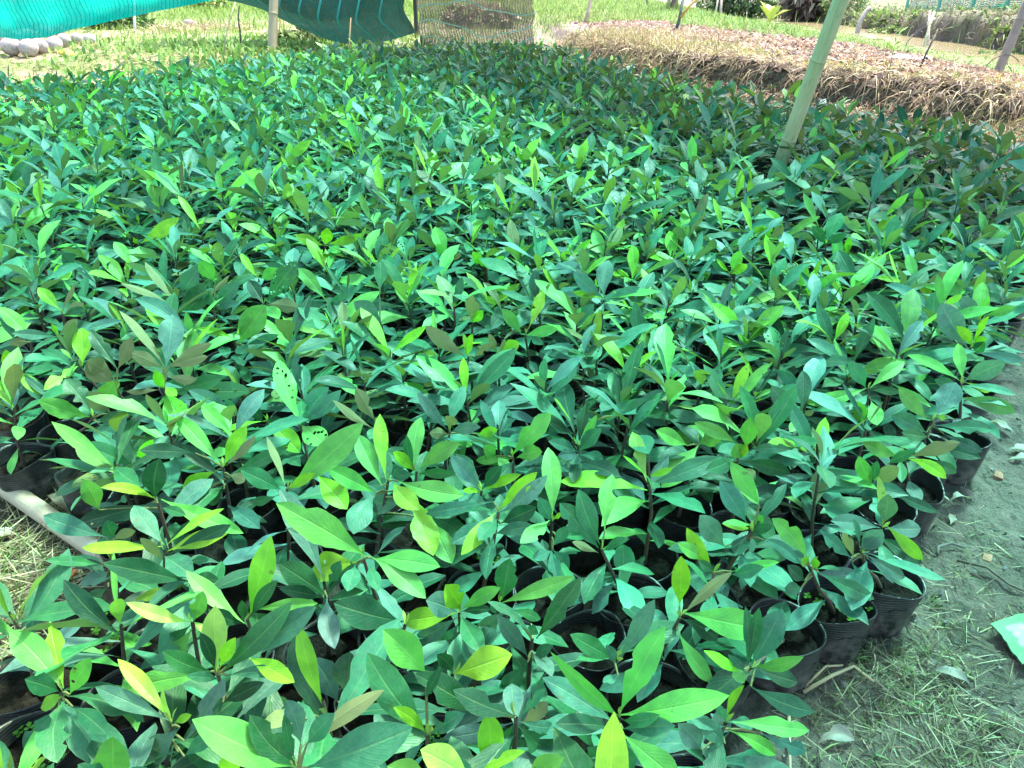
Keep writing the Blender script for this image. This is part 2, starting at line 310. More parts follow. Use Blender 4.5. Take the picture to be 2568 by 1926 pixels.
# window, apex, height of apex, label, leaves: base x y, tip x y, width, colour [flags]
HERO = [
('A', 85, 75, .40, 'seedling in the leftmost black pot with reddish soil', '95 70 265 230 75 y;80 90 75 330 95 b;85 75 35 -60 70 y;85 80 -60 90 60 t;110 85 320 250 50 t', (120, 370)),
('A', 520, 55, .40, 'seedling with one upright rounded lime leaf and one torn lime leaf near the left edge', '505 45 285 200 85 yc;530 44 525 -200 116 y;545 70 710 110 90 tc;520 60 400 70 50 t', None),
('A', 600, 380, .38, 'seedling leaning over the wide open black pot at the left edge of the bed', '590 345 420 130 130 gc;585 375 245 265 110 l;640 345 735 140 110 l;720 350 575 210 100 u;630 400 825 370 80 g;640 420 740 480 70 t', (450, 460)),
('A', 755, 195, .42, 'seedling showing broad pale brownish leaf undersides beside the left edge', '740 150 560 10 130 u;755 64 575 -190 95 gc;760 64 850 -136 90 u;730 114 565 14 120 u;760 300 830 380 70 t;745 420 800 600 60 t', None),
('A', 1055, 190, .46, 'tall seedling with long greyish beige leaves and one broad upright blue green leaf', '1070 54 1115 -286 150 b;1060 54 770 -311 60 u;1050 54 850 -36 85 u;1085 49 1370 -101 65 u;1085 54 1340 -16 75 u;1050 190 1000 70 60 y;1065 180 1140 240 60 y;1070 200 1175 430 140 y;1130 215 1440 120 95 g;1030 200 815 210 45 u;1050 240 830 350 60 t;1060 330 1175 500 90 g;1085 100 1270 130 60 u', None),
('A', 1510, 375, .37, 'small seedling with a dusty blue green leaf pointing up left behind the front rows', '1500 360 1215 200 95 b;1500 365 1310 320 70 l;1520 365 1740 225 60 g;1510 370 1450 260 50 t;1500 380 1370 480 80 b', None),
('A', 1720, 405, .38, 'seedling with a drooping speckled lime leaf left of the leaf full of holes', '1740 415 1935 605 120 y;1780 440 1385 580 75 g;1715 400 1410 480 35 y;1700 410 1620 300 60 d', None),
('A', 1940, 430, .42, 'seedling whose upright light green leaf is riddled with round insect holes', '1940 420 1795 0 130 lh;1950 420 2120 180 140 tc;1945 430 2110 560 140 lh;1950 415 2200 200 90 t', None),
('A', 870, 695, .40, 'seedling with a curled small yellow leaf above the two open pots at left', '865 680 545 545 115 g;870 680 990 520 60 y;855 665 735 785 60 yk;880 705 870 850 150 t;850 700 620 840 60 b;875 690 960 640 50 g', (560, 720)),
('A', 1440, 700, .43, 'seedling with long light green leaf and folded beige leaf in the second row from left', '1430 690 1130 365 100 l;1260 608 900 590 90 d;1430 760 1165 550 90 d;1445 690 1590 430 95 y;1455 690 1650 495 55 u;1480 770 1860 570 80 g;1400 720 1175 860 90 yh;1445 840 1350 940 70 g;1420 800 1210 890 60 u;1480 750 1580 790 70 u', None),
('A', 1020, 930, .42, 'seedling with five broad spreading leaves above the end of the lying pole', '1010 910 650 830 60 y;985 930 490 1065 110 d;1010 910 1030 640 135 d;1040 905 1570 1125 110 l;1040 960 1200 1010 60 g;640 975 535 775 110 l;990 950 740 1040 60 t', None),
('A', 1850, 840, .44, 'seedling with a folded cream leaf and a very large light green leaf', '1840 830 1720 500 45 u;1855 845 2345 410 165 l;1860 840 2035 735 60 y;1820 850 1550 715 110 g;1790 880 1625 920 60 g;2040 745 2240 970 140 y;1860 850 1900 950 80 t', None),
('A', 1060, 1235, .45, 'seedling with two flat lime leaves spread left and right over the pole end', '1050 1210 530 1215 75 y;1060 1200 865 945 130 t;1070 1205 1445 965 50 y;1080 1240 1465 1130 110 y;1055 1300 905 1155 60 u;1060 1275 1245 1400 140 t;1090 1260 1490 1070 100 d;1230 1300 1350 1290 60 t', None),
('A', 1225, 1440, .42, 'seedling with one long glossy two toned green leaf over the open front left pot', '1215 1435 665 1320 135 d;1220 1450 870 1560 70 y;1230 1430 1410 1420 90 g;1220 1460 1300 1560 80 g', None),
('A', 715, 1290, .34, 'low dusty seedling rooted in the open pot at the front left', '690 1150 280 1010 120 t;730 1170 875 1110 60 u;735 1150 690 1040 90 g;655 1325 290 1300 60 g;770 1385 520 1440 110 t;690 1330 480 1350 60 d;700 1470 565 1570 80 g', (640, 1720)),
('F', 545, 1290, .47, 'largest seedling in front, with a huge oval light green leaf and a cream bud', '565 1275 -20 930 195 l;540 1285 40 1095 60 d;500 1310 220 1370 180 yh;610 1290 1040 1340 130 l;600 1280 947 1546 130 l;490 1330 440 1500 110 t;550 1300 330 1440 110 t;580 1330 640 1500 80 g', None),
('A', 2090, 1440, .42, 'seedling with a long slate grey leaf rising behind the huge oval leaf', '2090 1430 1805 840 150 b;2100 1525 1800 1320 150 g;2085 1540 1800 1480 80 d;2110 1540 2160 1870 120 b;2120 1450 2200 1300 80 t', None),
('B', 1595, 395, .44, 'seedling with a tall upright lime leaf and a drooping fresh green leaf', '1585 425 1200 80 110 l;1610 380 1750 -145 150 y;1620 380 1790 140 80 g;1650 330 2050 290 80 l;1570 400 1560 270 60 g;1560 420 1340 330 80 d', None),
('B', 1240, 415, .42, 'seedling with a pale yellow leaf arching left beside the front left pot', '1235 410 815 285 85 Y;1250 410 1330 475 50 Y;1240 450 1050 730 130 l;1255 400 1310 210 100 l;1230 430 1080 560 90 g', None),
('B', 1405, 750, .45, 'seedling with one pale cream yellow upright leaf at the front left', '1400 720 1390 305 145 Y;1425 735 1885 280 140 g;1560 650 2040 310 150 t;1360 730 1045 600 110 g;1365 750 795 860 140 l;1470 755 1840 730 80 t;1420 700 1520 510 80 y;1390 720 1290 480 80 d;1440 930 1705 800 90 d;1410 780 1200 760 60 t;1600 640 1900 800 110 y', None),
('B', 405, 860, .45, 'seedling at the front left corner with insect bitten leaves and a notched yellow leaf', '400 840 60 470 160 l;410 840 320 405 120 yc;450 880 585 640 110 lh;445 890 930 1055 140 gc;415 920 370 1320 190 gc;440 870 262 965 90 y;380 860 160 780 130 g;380 960 150 1230 120 tc;470 960 700 1140 110 d', (240, 1180)),
('B', 1110, 1075, .43, 'seedling with a grey blue leaf and a half folded lime leaf at the front left', '1100 1050 615 830 110 b;1110 1050 760 650 100 y;1115 1050 1050 830 35 Y;1125 1060 1235 1010 50 y;1160 1090 945 1290 180 bc;1190 1180 1450 780 130 bc;1190 1280 1400 1140 90 t;1150 1250 830 1353 70 t', None),
('B', 1930, 1370, .46, 'seedling at the bottom edge with two very broad mottled green leaves', '1920 1350 1240 1040 230 l;1930 1340 1610 1010 170 g;1935 1230 2478 850 100 u;1980 1350 2660 1095 240 t;1490 1420 1480 1245 120 y;1940 1200 1850 915 130 b;1980 1200 2160 1000 120 t;1900 1300 1830 1010 70 g', None),
('B', 735, 1500, .42, 'seedling at the bottom edge with a broad dusty light green leaf', '720 1500 725 1150 200 l;730 1500 500 1330 120 t;740 1500 950 1350 120 t', None),
('C', 905, 355, .42, 'seedling with four lime oval leaves in front centre', '900 345 540 405 130 y;915 335 815 170 150 y;920 330 1170 190 90 l;910 360 1060 615 120 g;915 345 1110 330 60 d;890 380 620 520 110 b;900 420 800 590 120 t;890 350 690 270 150 b', None),
('C', 1375, 520, .41, 'dusty seedling with one twisted glossy leaf reaching up right in front centre', '1400 520 1690 120 130 g;1370 500 1085 280 60 t;1350 640 1150 370 100 b;1345 670 1180 870 120 t;1365 500 1390 430 70 t;1380 660 1510 560 70 t;1240 330 1430 390 70 g;1220 330 1070 440 110 bk', None),
('C', 1168, 290, .41, 'seedling with a long lime leaf reaching right above the black pot in front centre', '1170 290 1645 120 95 l;1180 270 1235 0 140 g;1160 300 1110 340 60 t', None),
('C', 1920, 650, .41, 'seedling with a steep dark blue green leaf standing in the open pot in front', '1930 650 2165 265 110 b;1905 650 1620 490 110 g;1890 650 1660 655 50 g;1910 680 1850 560 60 t;1930 760 1830 800 60 t', (1730, 510)),
('C', 1935, 1030, .45, 'wide open rosette of seven long leaves at the front right of centre', '1925 1010 1490 600 115 lk;1940 1000 2230 440 170 l;1945 1010 2645 885 170 l;1905 1060 1440 770 150 t;1930 1070 1780 1340 170 g;1960 1040 2200 1010 80 g;1945 1125 2330 1450 170 l;1960 1100 2300 1080 110 t;1870 1090 1525 1070 120 d;1950 1150 2000 1400 140 t', None),
('C', 700, 1140, .44, 'seedling with a broad glossy two toned leaf at the bottom centre', '705 1130 310 610 200 g;690 740 412 460 190 l;720 1150 930 1320 150 d;720 1140 940 1000 110 tc;690 1130 480 960 80 y;680 1190 560 1310 60 t;690 900 790 700 60 d', None),
('C', 1270, 1025, .44, 'seedling with two very dark glossy leaves at the bottom centre', '1275 1020 865 850 150 d;1060 1020 615 745 170 d;1285 1080 1540 1310 170 g;1110 1430 1085 990 160 y;1300 1020 1460 840 60 tc;1310 1060 1480 930 90 u;1270 1050 1200 1250 90 g;1290 1050 1510 1080 80 t;1250 1060 800 1160 110 b', None),
('C', 860, 750, .41, 'seedling with one broad lime leaf with brown specks in front centre', '875 745 1245 620 190 y;860 740 760 620 90 d', None),
('C', 985, 1430, .44, 'seedling at the bottom edge with a yellow lime leaf pointing up left', '980 1430 655 1235 180 Y;1000 1420 1330 1245 70 y;1340 1440 1580 1285 130 l;700 1400 440 1340 140 l', None),
('C', 555, 430, .40, 'seedling with a broad flat grey green leaf pointing left in front centre', '540 410 95 290 185 d;120 930 -40 640 170 b;190 900 200 605 190 b;560 440 300 575 90 g', None),
('F', 705, 780, .44, 'seedling with a brown spotted leaf and two steep lime leaves in the centre foreground', '690 775 650 355 95 y;665 820 505 485 120 l;625 865 305 700 110 l;770 790 1190 880 130 ls;735 795 905 975 120 y;850 870 995 1270 165 y;980 1040 1115 1320 140 l;620 880 480 1130 150 t;820 920 580 950 130 b', None),
('F', 885, 730, .42, 'seedling with an upright oval pale green leaf in the centre foreground', '880 720 915 375 105 l;900 715 1165 545 110 l;870 725 735 600 70 y;870 720 820 490 60 g;890 740 1130 745 60 g;880 745 720 770 90 t', None),
('F', 627, 430, .41, 'seedling with two beige folded leaves standing above its stem', '620 400 495 190 95 u;610 450 345 265 50 u;630 440 580 520 60 g', None),
('F', 1510, 635, .40, 'seedling with one very large rounded pale lime leaf pointing up right', '1505 620 1755 350 130 l;1500 625 1270 655 60 l;1500 640 1365 665 60 l;1480 650 1430 712 100 l;1530 640 1697 600 100 l;1500 620 1440 570 60 t;1400 630 1320 555 70 l;1510 660 1400 780 80 d', None),
('F', 1305, 855, .40, 'seedling with a dusty grey oval leaf pointing up left in the centre foreground', '1295 835 1105 625 100 b;1310 840 1440 690 80 d;1315 850 1560 745 60 y;1300 860 1180 850 40 y', None),
('F', 1415, 990, .43, 'seedling with long lime leaves pointing up right and down left in the centre', '1415 980 1665 730 85 y;1420 990 1730 750 100 b;1400 985 1175 1265 95 y;1410 1030 1290 1175 100 g;1380 920 945 1000 80 t;1390 980 1120 990 50 g;1430 1060 1660 960 110 d;1390 1130 1650 1080 80 t;1410 1060 1110 1190 110 t', None),
('F', 1760, 1050, .44, 'seedling on a bare dark stem with one tall upright lime leaf', '1760 1030 1735 570 120 l;1745 1040 1555 1190 100 l;1770 1030 1830 990 30 y;1750 1050 1670 900 80 t;1790 1150 1980 1150 50 g;1760 1240 1635 1295 70 t;1765 1230 1870 1355 100 t;1770 1200 1880 1080 70 t', None),
('F', 2080, 1230, .42, 'seedling with two broad notched mid green leaves right of centre', '2060 1220 1810 930 150 gc;2070 1200 1930 840 130 g;2100 1110 2150 745 120 l;2090 1240 2260 1160 60 g;2060 1250 1890 1180 50 u', None),
('F', 1930, 560, .42, 'seedling with a curled bright green leaf and a whorl of dusty leaves', '1930 560 1985 265 95 dk;1935 570 2050 360 50 l;1930 600 1735 530 70 t;1940 600 2080 450 90 t;1930 610 1880 680 80 t;1940 620 2090 640 70 t;1930 620 1800 620 70 b', None),
('F', 1100, 470, .41, 'dusty blue green seedling behind the centre foreground rows', '1085 460 890 215 70 b;1100 440 1200 175 90 t;1110 470 1300 440 80 b;1100 490 970 480 70 u;1280 485 1410 455 60 y;1090 440 1120 370 80 u;1090 500 1010 540 60 t', None),
('G', 900, 640, .43, 'seedling with a crown of small pale lime leaves above long teal leaves', '950 570 980 375 95 l;930 640 885 550 100 l;970 590 1240 585 70 t;895 545 620 410 80 l;905 655 1240 735 95 g;880 640 690 720 90 g;870 665 1035 940 95 l;930 640 960 545 50 y', None),
('G', 652, 552, .42, 'seedling with one big pale green leaf pointing down left', '650 555 410 830 150 l;580 560 372 460 95 l;655 550 800 510 90 l;660 545 770 450 60 g', None),
('G', 995, 1115, .42, 'seedling with a folded dark green leaf standing up right', '1000 1100 1215 805 80 d;960 1060 785 785 120 t;990 1075 800 1060 35 l;1000 1110 1130 1080 40 g;1070 1170 1350 1310 90 t;1040 945 855 665 105 l;980 1120 1060 1170 60 g', None),
('G', 1310, 375, .40, 'slender seedling with a steep dark teal leaf over an open pot', '1300 365 1120 170 100 b;1310 345 1320 75 90 t;1320 370 1495 425 50 t;1305 390 1235 470 60 l;1295 410 1110 340 60 g;1320 360 1390 345 40 u', None),
('G', 1740, 200, .43, 'seedling with a long light green leaf pointing left near the right edge of the bed', '1730 190 1350 290 90 l;1750 190 1975 15 80 l;1725 190 1610 20 90 t;1750 200 1950 215 50 g;1700 420 1670 270 90 l;1760 270 1800 430 90 l;1740 230 1620 330 70 t', None),
('E', 1625, 905, .42, 'seedling at the right edge of the bed with a long pale leaf over the mud', '1600 905 1410 700 85 l;1640 880 1775 660 140 b;1640 935 2010 960 90 t;1590 980 1365 870 110 t;1700 990 1945 1105 70 t;1650 880 1712 890 40 y;1600 1010 1430 980 80 g', (1590, 1080)),
('E', 1810, 672, .43, 'right edge seedling with a lime leaf reaching out flat over the mud path', '1810 655 1465 485 60 l;1820 650 1790 410 70 l;1830 650 2095 530 110 b;1840 660 2000 720 45 y;1790 755 2155 855 95 l;1810 680 2160 740 50 t;1800 700 1640 640 70 g', None),
('E', 1870, 440, .44, 'right edge seedling with a broad upright slate green leaf and lime shoot', '1850 440 1680 150 140 b;1890 400 1990 235 35 y;1880 420 1975 380 60 y;1900 470 2212 520 60 t;1880 430 1780 300 60 y;1860 460 1700 500 80 t;1890 470 1960 400 70 g', None),
('E', 1930, 285, .44, 'right edge seedling with two tall upright pale green leaves', '1925 290 1950 20 85 l;1935 250 1990 110 50 l;1970 230 2165 180 60 l;1920 270 1800 110 90 b;1950 320 2130 400 60 t;1640 330 1640 80 100 g', None),
('E', 1445, 1135, .42, 'right edge seedling with an olive backed leaf above a lime leaf', '1410 1130 1180 1040 80 l;1480 1135 1805 1045 90 u;1460 1145 1715 1275 75 y;1345 1180 1520 1095 60 t;1560 1160 1780 1235 70 g;1420 1150 1430 1300 60 g', (1500, 1310)),
('E', 1247, 1325, .40, 'right edge seedling with a rounded lime leaf beside a rounded olive leaf', '1250 1310 1155 1130 85 l;1255 1310 1410 1200 90 u;1245 1300 1275 1160 55 g;1240 1340 900 1290 60 t;1330 1340 1665 1490 70 d;1250 1360 1180 1420 50 g', (1300, 1450)),
('G', 1832, 1090, .42, 'right edge seedling with a narrow folded upright cream leaf', '1835 1070 1805 755 45 Y;1840 1060 1870 870 110 b;1820 1090 1500 1045 100 b;1850 1095 2080 1095 110 b;1855 1070 2095 1300 80 y;1690 1235 1835 1100 100 b', (1800, 1210)),
('D', 1175, 215, .38, 'grey dusty seedling on a bent brown stem in the outer pot beside the mud', '1105 250 905 75 90 tc;1170 200 1310 80 110 b;1200 215 1710 390 70 t;1215 260 1380 415 50 bc;1160 180 1115 0 30 t;1110 280 1250 450 80 t;1200 230 1450 380 80 b;1120 250 1050 90 60 u', (1300, 320)),
('D', 835, 300, .40, 'seedling with a yellow green torn shoot over the cracked clay pot', '830 260 600 0 120 l;900 345 1255 515 100 g;890 325 1045 330 30 g;790 440 680 450 80 d;810 400 700 300 80 d;800 310 560 135 60 t;830 290 790 255 60 y;850 290 910 285 60 y', (1020, 520)),
('D', 465, 955, .40, 'seedling at the front right corner with stacked green leaves over the mud edge', '470 940 670 580 160 t;440 930 430 560 70 g;480 950 765 1045 110 d;490 940 805 885 75 l;400 985 165 845 70 y;465 1075 875 1240 130 d;440 1010 345 1010 90 l;430 980 320 870 50 t;450 940 520 570 80 g', (690, 700)),
('D', 305, 1310, .40, 'chewed grey seedling at the bottom right corner of the bed', '350 1300 840 1355 120 l;330 1355 625 1510 90 l;310 1290 425 1065 40 y;300 1290 245 1180 50 t;300 1330 0 1240 80 tc;530 1375 820 1490 110 tc;150 1480 0 1310 130 b;270 1570 625 1580 130 t;300 1440 120 1280 110 t;320 1300 480 1330 80 t', None),
('D', 10, 640, .42, 'seedling with a wide pale two toned leaf near the front right corner', '20 600 565 715 180 l;10 560 20 240 110 y;30 620 345 345 70 u;20 640 250 780 110 d;0 720 225 1050 100 l', None),
('D', 226, 350, .41, 'seedling with a curved lime leaf pointing up left near the right front', '230 340 55 60 90 y;180 265 0 160 80 l;345 340 650 280 50 l;340 360 550 310 80 t;240 330 130 270 60 g', None),
('D', 460, 75, .40, 'seedling with a thin lime leaf and small dark leaves above the outer right pots', '465 60 285 35 40 y;480 60 545 -20 50 l;450 100 370 240 100 d;460 90 600 60 60 g;300 180 140 -20 130 b;450 110 550 150 60 g', None),
('K', 895, 550, .42, 'seedling with one large glossy lime leaf in the left middle rows', '905 540 1155 375 85 y;910 565 1135 500 60 g;905 560 990 670 90 l;890 545 860 500 30 y;900 560 860 660 90 l', None),
('K', 850, 705, .40, 'seedling with a steep lime leaf pointing up left in the left middle rows', '850 700 735 530 70 l;850 705 1000 690 60 g', None),
('K', 1145, 960, .43, 'seedling with two narrow grey brown leaves pointing up left', '1145 890 1275 700 110 t;1135 930 935 660 45 u;1130 950 780 800 40 u;1150 950 1340 800 80 g;1160 980 1350 850 100 g;1140 970 1030 1010 90 d', None),
('K', 1700, 930, .42, 'seedling with a broad upright dark leaf pierced by holes', '1720 930 1915 655 120 gh;1700 935 1600 780 80 d;1720 935 1930 960 90 u;1710 940 1800 1030 80 l', None),
('K', 1515, 1165, .42, 'seedling with a yellow leaf lying on a wide light green leaf', '1515 1150 1685 955 60 Y;1540 1190 1715 940 150 l;1500 1150 1275 1090 45 y;1530 1200 1590 1250 90 t;1580 1200 1800 1130 50 t', None),
('K', 2095, 555, .43, 'seedling with a star of five lime leaves in the middle of the bed', '2090 555 1905 490 65 y;2100 550 2110 440 70 y;2110 545 2330 480 60 y;2100 575 2120 700 80 y;2080 580 2030 645 70 y;2120 560 2200 600 60 l', None),
('K', 1668, 770, .42, 'seedling with a narrow lime leaf standing up left in the centre left rows', '1665 765 1555 605 50 y;1680 770 1790 700 70 l', None),
('K', 403, 1000, .41, 'seedling with a lime leaf and an olive leaf behind the brownish leaved seedlings', '395 975 245 825 70 y;410 1000 540 930 70 u;400 980 485 800 30 u;420 1000 560 960 50 g', None),
('K', 375, 1150, .40, 'dusty seedling with flat blue green leaves at the far left of the front half', '380 1130 500 1030 60 u;365 1140 75 1120 60 b;400 1150 790 1040 60 b;370 1130 330 1060 30 y;390 1200 400 1320 90 t', None),
('K', 1380, 960, .41, 'seedling with a white curled leaf edge in the left middle', '1385 790 1285 650 95 l;1335 890 1480 750 45 uk;1380 950 1540 790 90 t;1390 960 1540 920 50 t;1370 950 1300 860 60 t', None),
('K', 200, 1180, .42, 'seedling with a pale lime leaf hanging in from the left edge of the photo', '210 1170 0 950 90 l;190 1180 60 1190 60 u;100 1180 10 1000 60 t', None),
('K', 2110, 930, .42, 'seedling with a pale lime leaf pointing up left near the centre', '2105 910 1925 700 80 l;2110 930 1960 950 60 t;2120 930 2250 880 60 t', None),
('K', 478, 690, .42, 'seedling with a glossy cupped lime leaf in the left middle', '480 685 345 765 95 y;475 690 400 600 80 t;500 650 620 730 40 g', None),
('N', 820, 905, .42, 'seedling with one tall pale green leaf in the upper middle', '825 895 750 690 90 l;820 900 760 800 60 l;830 905 920 870 40 u', None),
('N', 1082, 960, .42, 'seedling with two lime leaves in a V in the middle of the bed', '1080 955 990 850 60 y;1090 955 1195 880 50 y;1085 970 1160 1060 60 t', None),
('N', 1838, 1165, .44, 'seedling with a broad upright blue grey leaf right of the middle', '1830 1150 1640 985 85 t;1840 1150 1870 905 100 b;1850 1160 2070 1080 70 t;1840 1150 1625 1115 40 y;1850 1160 2210 1110 40 l;1570 1360 1775 1190 90 t;1840 1180 1790 1320 60 g', None),
('N', 1330, 1395, .43, 'seedling with a bright green folded leaf standing upright in the middle', '1355 1340 1445 1100 75 y;1310 1390 1180 1220 70 l;1330 1390 1540 1350 70 l;1340 1400 1450 1450 50 g', None),
('N', 962, 1529, .43, 'seedling with cream and brownish yellow new leaves in the middle', '945 1529 685 1330 90 u;960 1530 990 1380 50 y;1000 1530 1115 1450 60 u;950 1500 930 1380 30 Y', None),
('N', 1160, 1535, .43, 'seedling with one glossy bright green oval leaf in the middle', '1165 1520 1295 1440 100 y;1150 1520 1095 1380 40 u;1165 1520 1205 1420 25 u', None),
('N', 395, 1310, .42, 'seedling with a dark blue green leaf lying to the upper left of the middle', '405 1310 225 1175 110 b;400 1300 300 1360 70 t;390 1110 400 910 80 g;410 1320 500 1390 60 t', None),
('N', 990, 1310, .42, 'seedling with an olive brown upright leaf in the middle rows', '985 1300 990 1130 90 u;1000 1310 1060 1230 60 y', None),
('Q', 845, 1040, .43, 'seedling with an upright pale leaf and long lime leaves below the bamboo post', '850 1030 880 890 85 l;860 1040 1090 940 50 l;830 1040 630 1060 35 l;900 1080 930 1000 50 y;810 1110 590 1230 80 g;860 1060 1080 1110 80 l', None),
('Q', 1555, 1010, .43, 'seedling with spreading light green leaves toward the right edge', '1560 1010 1860 1050 80 l;1600 1000 1780 940 50 u;1505 1000 1310 965 30 y;1560 1000 1500 820 60 l;1550 1020 1650 1060 60 y', None),
('Q', 1000, 760, .42, 'seedling with a steep green leaf below right of the bamboo post', '1000 750 1095 570 90 g;1090 905 1075 710 65 l;1125 830 1140 715 40 y;1010 760 1130 700 50 g;1000 760 920 650 60 g', None),
('Q', 640, 720, .42, 'seedling with small vivid yellow green leaves below the bamboo post', '630 720 605 645 50 y;650 720 670 630 40 y;660 720 745 660 60 u;630 730 560 660 60 y', None),
('Q', 425, 945, .41, 'seedling with two lime leaves in a V right of the middle', '420 930 485 800 65 l;425 945 525 890 55 y;410 930 330 850 25 y;400 940 300 870 40 t', None),
]
TINT = dict(y=(.20, .46, .03, .0), Y=(.33, .55, .11, .0), l=(.115, .37, .07, .15), g=(.022, .145, .052, .2), d=(.009, .07, .032, .1),
            t=(.034, .175, .100, .34), b=(.070, .185, .145, .5), u=(.16, .20, .085, .1))
# ------------------------------------------------------------------ pots, soil, stems
POT_H, POT_R = .138, .085
def make_pot(rng, seg=36, rings=None, m=0, mb=None, origin=(0, 0, 0)):
    own = mb is None; mb = mb or MB()
    a1, a2, a3 = rng.uniform(0, 6.28, 3); w2, w3 = rng.uniform(.02, .10), rng.uniform(.01, .045)
    th = np.linspace(0, 2 * np.pi, seg, endpoint=False)
    if rings is None:
        zo = np.concatenate([[0, .010, .03, .05, .062], np.arange(.070, POT_H - .004, .0037), [POT_H]])
        zi = np.arange(POT_H - .002, .095, -.0055)
    else: zo = np.array([0, .03, .08, POT_H]); zi = np.array([POT_H - .002, .10])
    prof = [(z, POT_R * (.80 + .20 * min(1, z / POT_H) ** .8) * (.94 if z == 0 else 1) + (.0006 * math.sin(6.283 * z / .0075) if z > .066 and rings is None else 0)) for z in zo]
    prof += [(POT_H + .002, POT_R * .992)]
    prof += [(z, POT_R * (.80 + .20 * (z / POT_H) ** .8) - .0045) for z in zi]
    z = np.array([p[0] for p in prof]); r = np.array([p[1] for p in prof]); k = len(z)
    dz = .006 * np.sin(th * 2 + a3) * rng.uniform(.3, 2.2)
    amp = (z / POT_H) ** 1.5
    rr = r[:, None] * (1 + amp[:, None] * (w2 * np.cos(2 * th + a1) + w3 * np.cos(3 * th + a2)) + .012 * np.sin(5 * th + a1 + z[:, None] * 40) * (z[:, None] < .07))
    V = np.stack([rr * np.cos(th), rr * np.sin(th), z[:, None] + amp[:, None] ** 2 * dz], -1).reshape(-1, 3)
    i = np.arange(k - 1)[:, None] * seg; j = np.arange(seg)[None]; j2 = (j + 1) % seg
    Q = np.stack([i + j, i + j2, i + seg + j2, i + seg + j], -1).reshape(-1, 4)
    V = np.vstack([V, [0, 0, .001]]); jj = np.arange(seg)
    T = np.stack([np.full(seg, len(V) - 1), (jj + 1) % seg, jj], -1)
    mb.add(V + np.asarray(origin), Q, T, None, (.015, .015, .017), m)
    return mb
def make_soil(rng, seg=40, nr=11, m=0, mb=None, origin=(0, 0, 0), red=0.0):
    mb = mb or MB(); th = np.linspace(0, 2 * np.pi, seg, endpoint=False); rr = np.linspace(0, 1, nr + 1)[1:] * POT_R * .935
    o = rng.uniform(0, 50, 2); zl = .106 + rng.uniform(-.008, .008)
    X = rr[:, None] * np.cos(th); Y = rr[:, None] * np.sin(th)
    Z = zl + .040 * (fbm(X * 45 + o[0], Y * 45 + o[1]) - .5) + .022 * (fbm(X * 160 + o[0], Y * 160) - .5) - .10 * (rr[:, None] ** 2)
    V = np.vstack([np.stack([X, Y, Z], -1).reshape(-1, 3), [0, 0, zl + .002]])
    i = np.arange(nr - 1)[:, None] * seg; j = np.arange(seg)[None]; j2 = (j + 1) % seg
    Q = np.stack([i + j, i + j2, i + seg + j2, i + seg + j], -1)[:, :, ::-1].reshape(-1, 4)[:, ::-1]
    jj = np.arange(seg); T = np.stack([np.full(seg, len(V) - 1), jj, (jj + 1) % seg], -1)
    c = np.array([.021, .016, .013]) * rng.uniform(.7, 1.3) + red * np.array([.075, .036, .026])
    mb.add(V + np.asarray(origin), Q, T, None, c, m); return mb
def make_sprout(mb, rng, at, n=14, m=0):
    for _ in range(n):
        a = rng.uniform(0, 6.28); r = rng.uniform(.2, 1) * .035; p = at + np.array([r * math.cos(a), r * math.sin(a), rng.uniform(.004, .03)])
        for k in range(3):
            d = a + k * 2.1; L = rng.uniform(.008, .013)
            q = p + np.array([math.cos(d), math.sin(d), .25]) * L
            leaf(mb, p, q, (0, 0, 1), L * .9, rng, 4, 3, .03, .1, 0, col=(.10, .30, .03, 0), m=m)

def rot_z(v, a):
    c, s = math.cos(a), math.sin(a); return np.array([v[0] * c - v[1] * s, v[0] * s + v[1] * c, v[2]])
def jit(c, rng, s=.16):
    c = np.array(TINT[c]) if isinstance(c, str) else np.array(c); k = 1 + rng.normal(0, s)
    c = c.copy(); c[:3] *= np.clip(k, .55, 1.5) * (1 + rng.normal(0, .07, 3)); return np.clip(c, .002, 1)

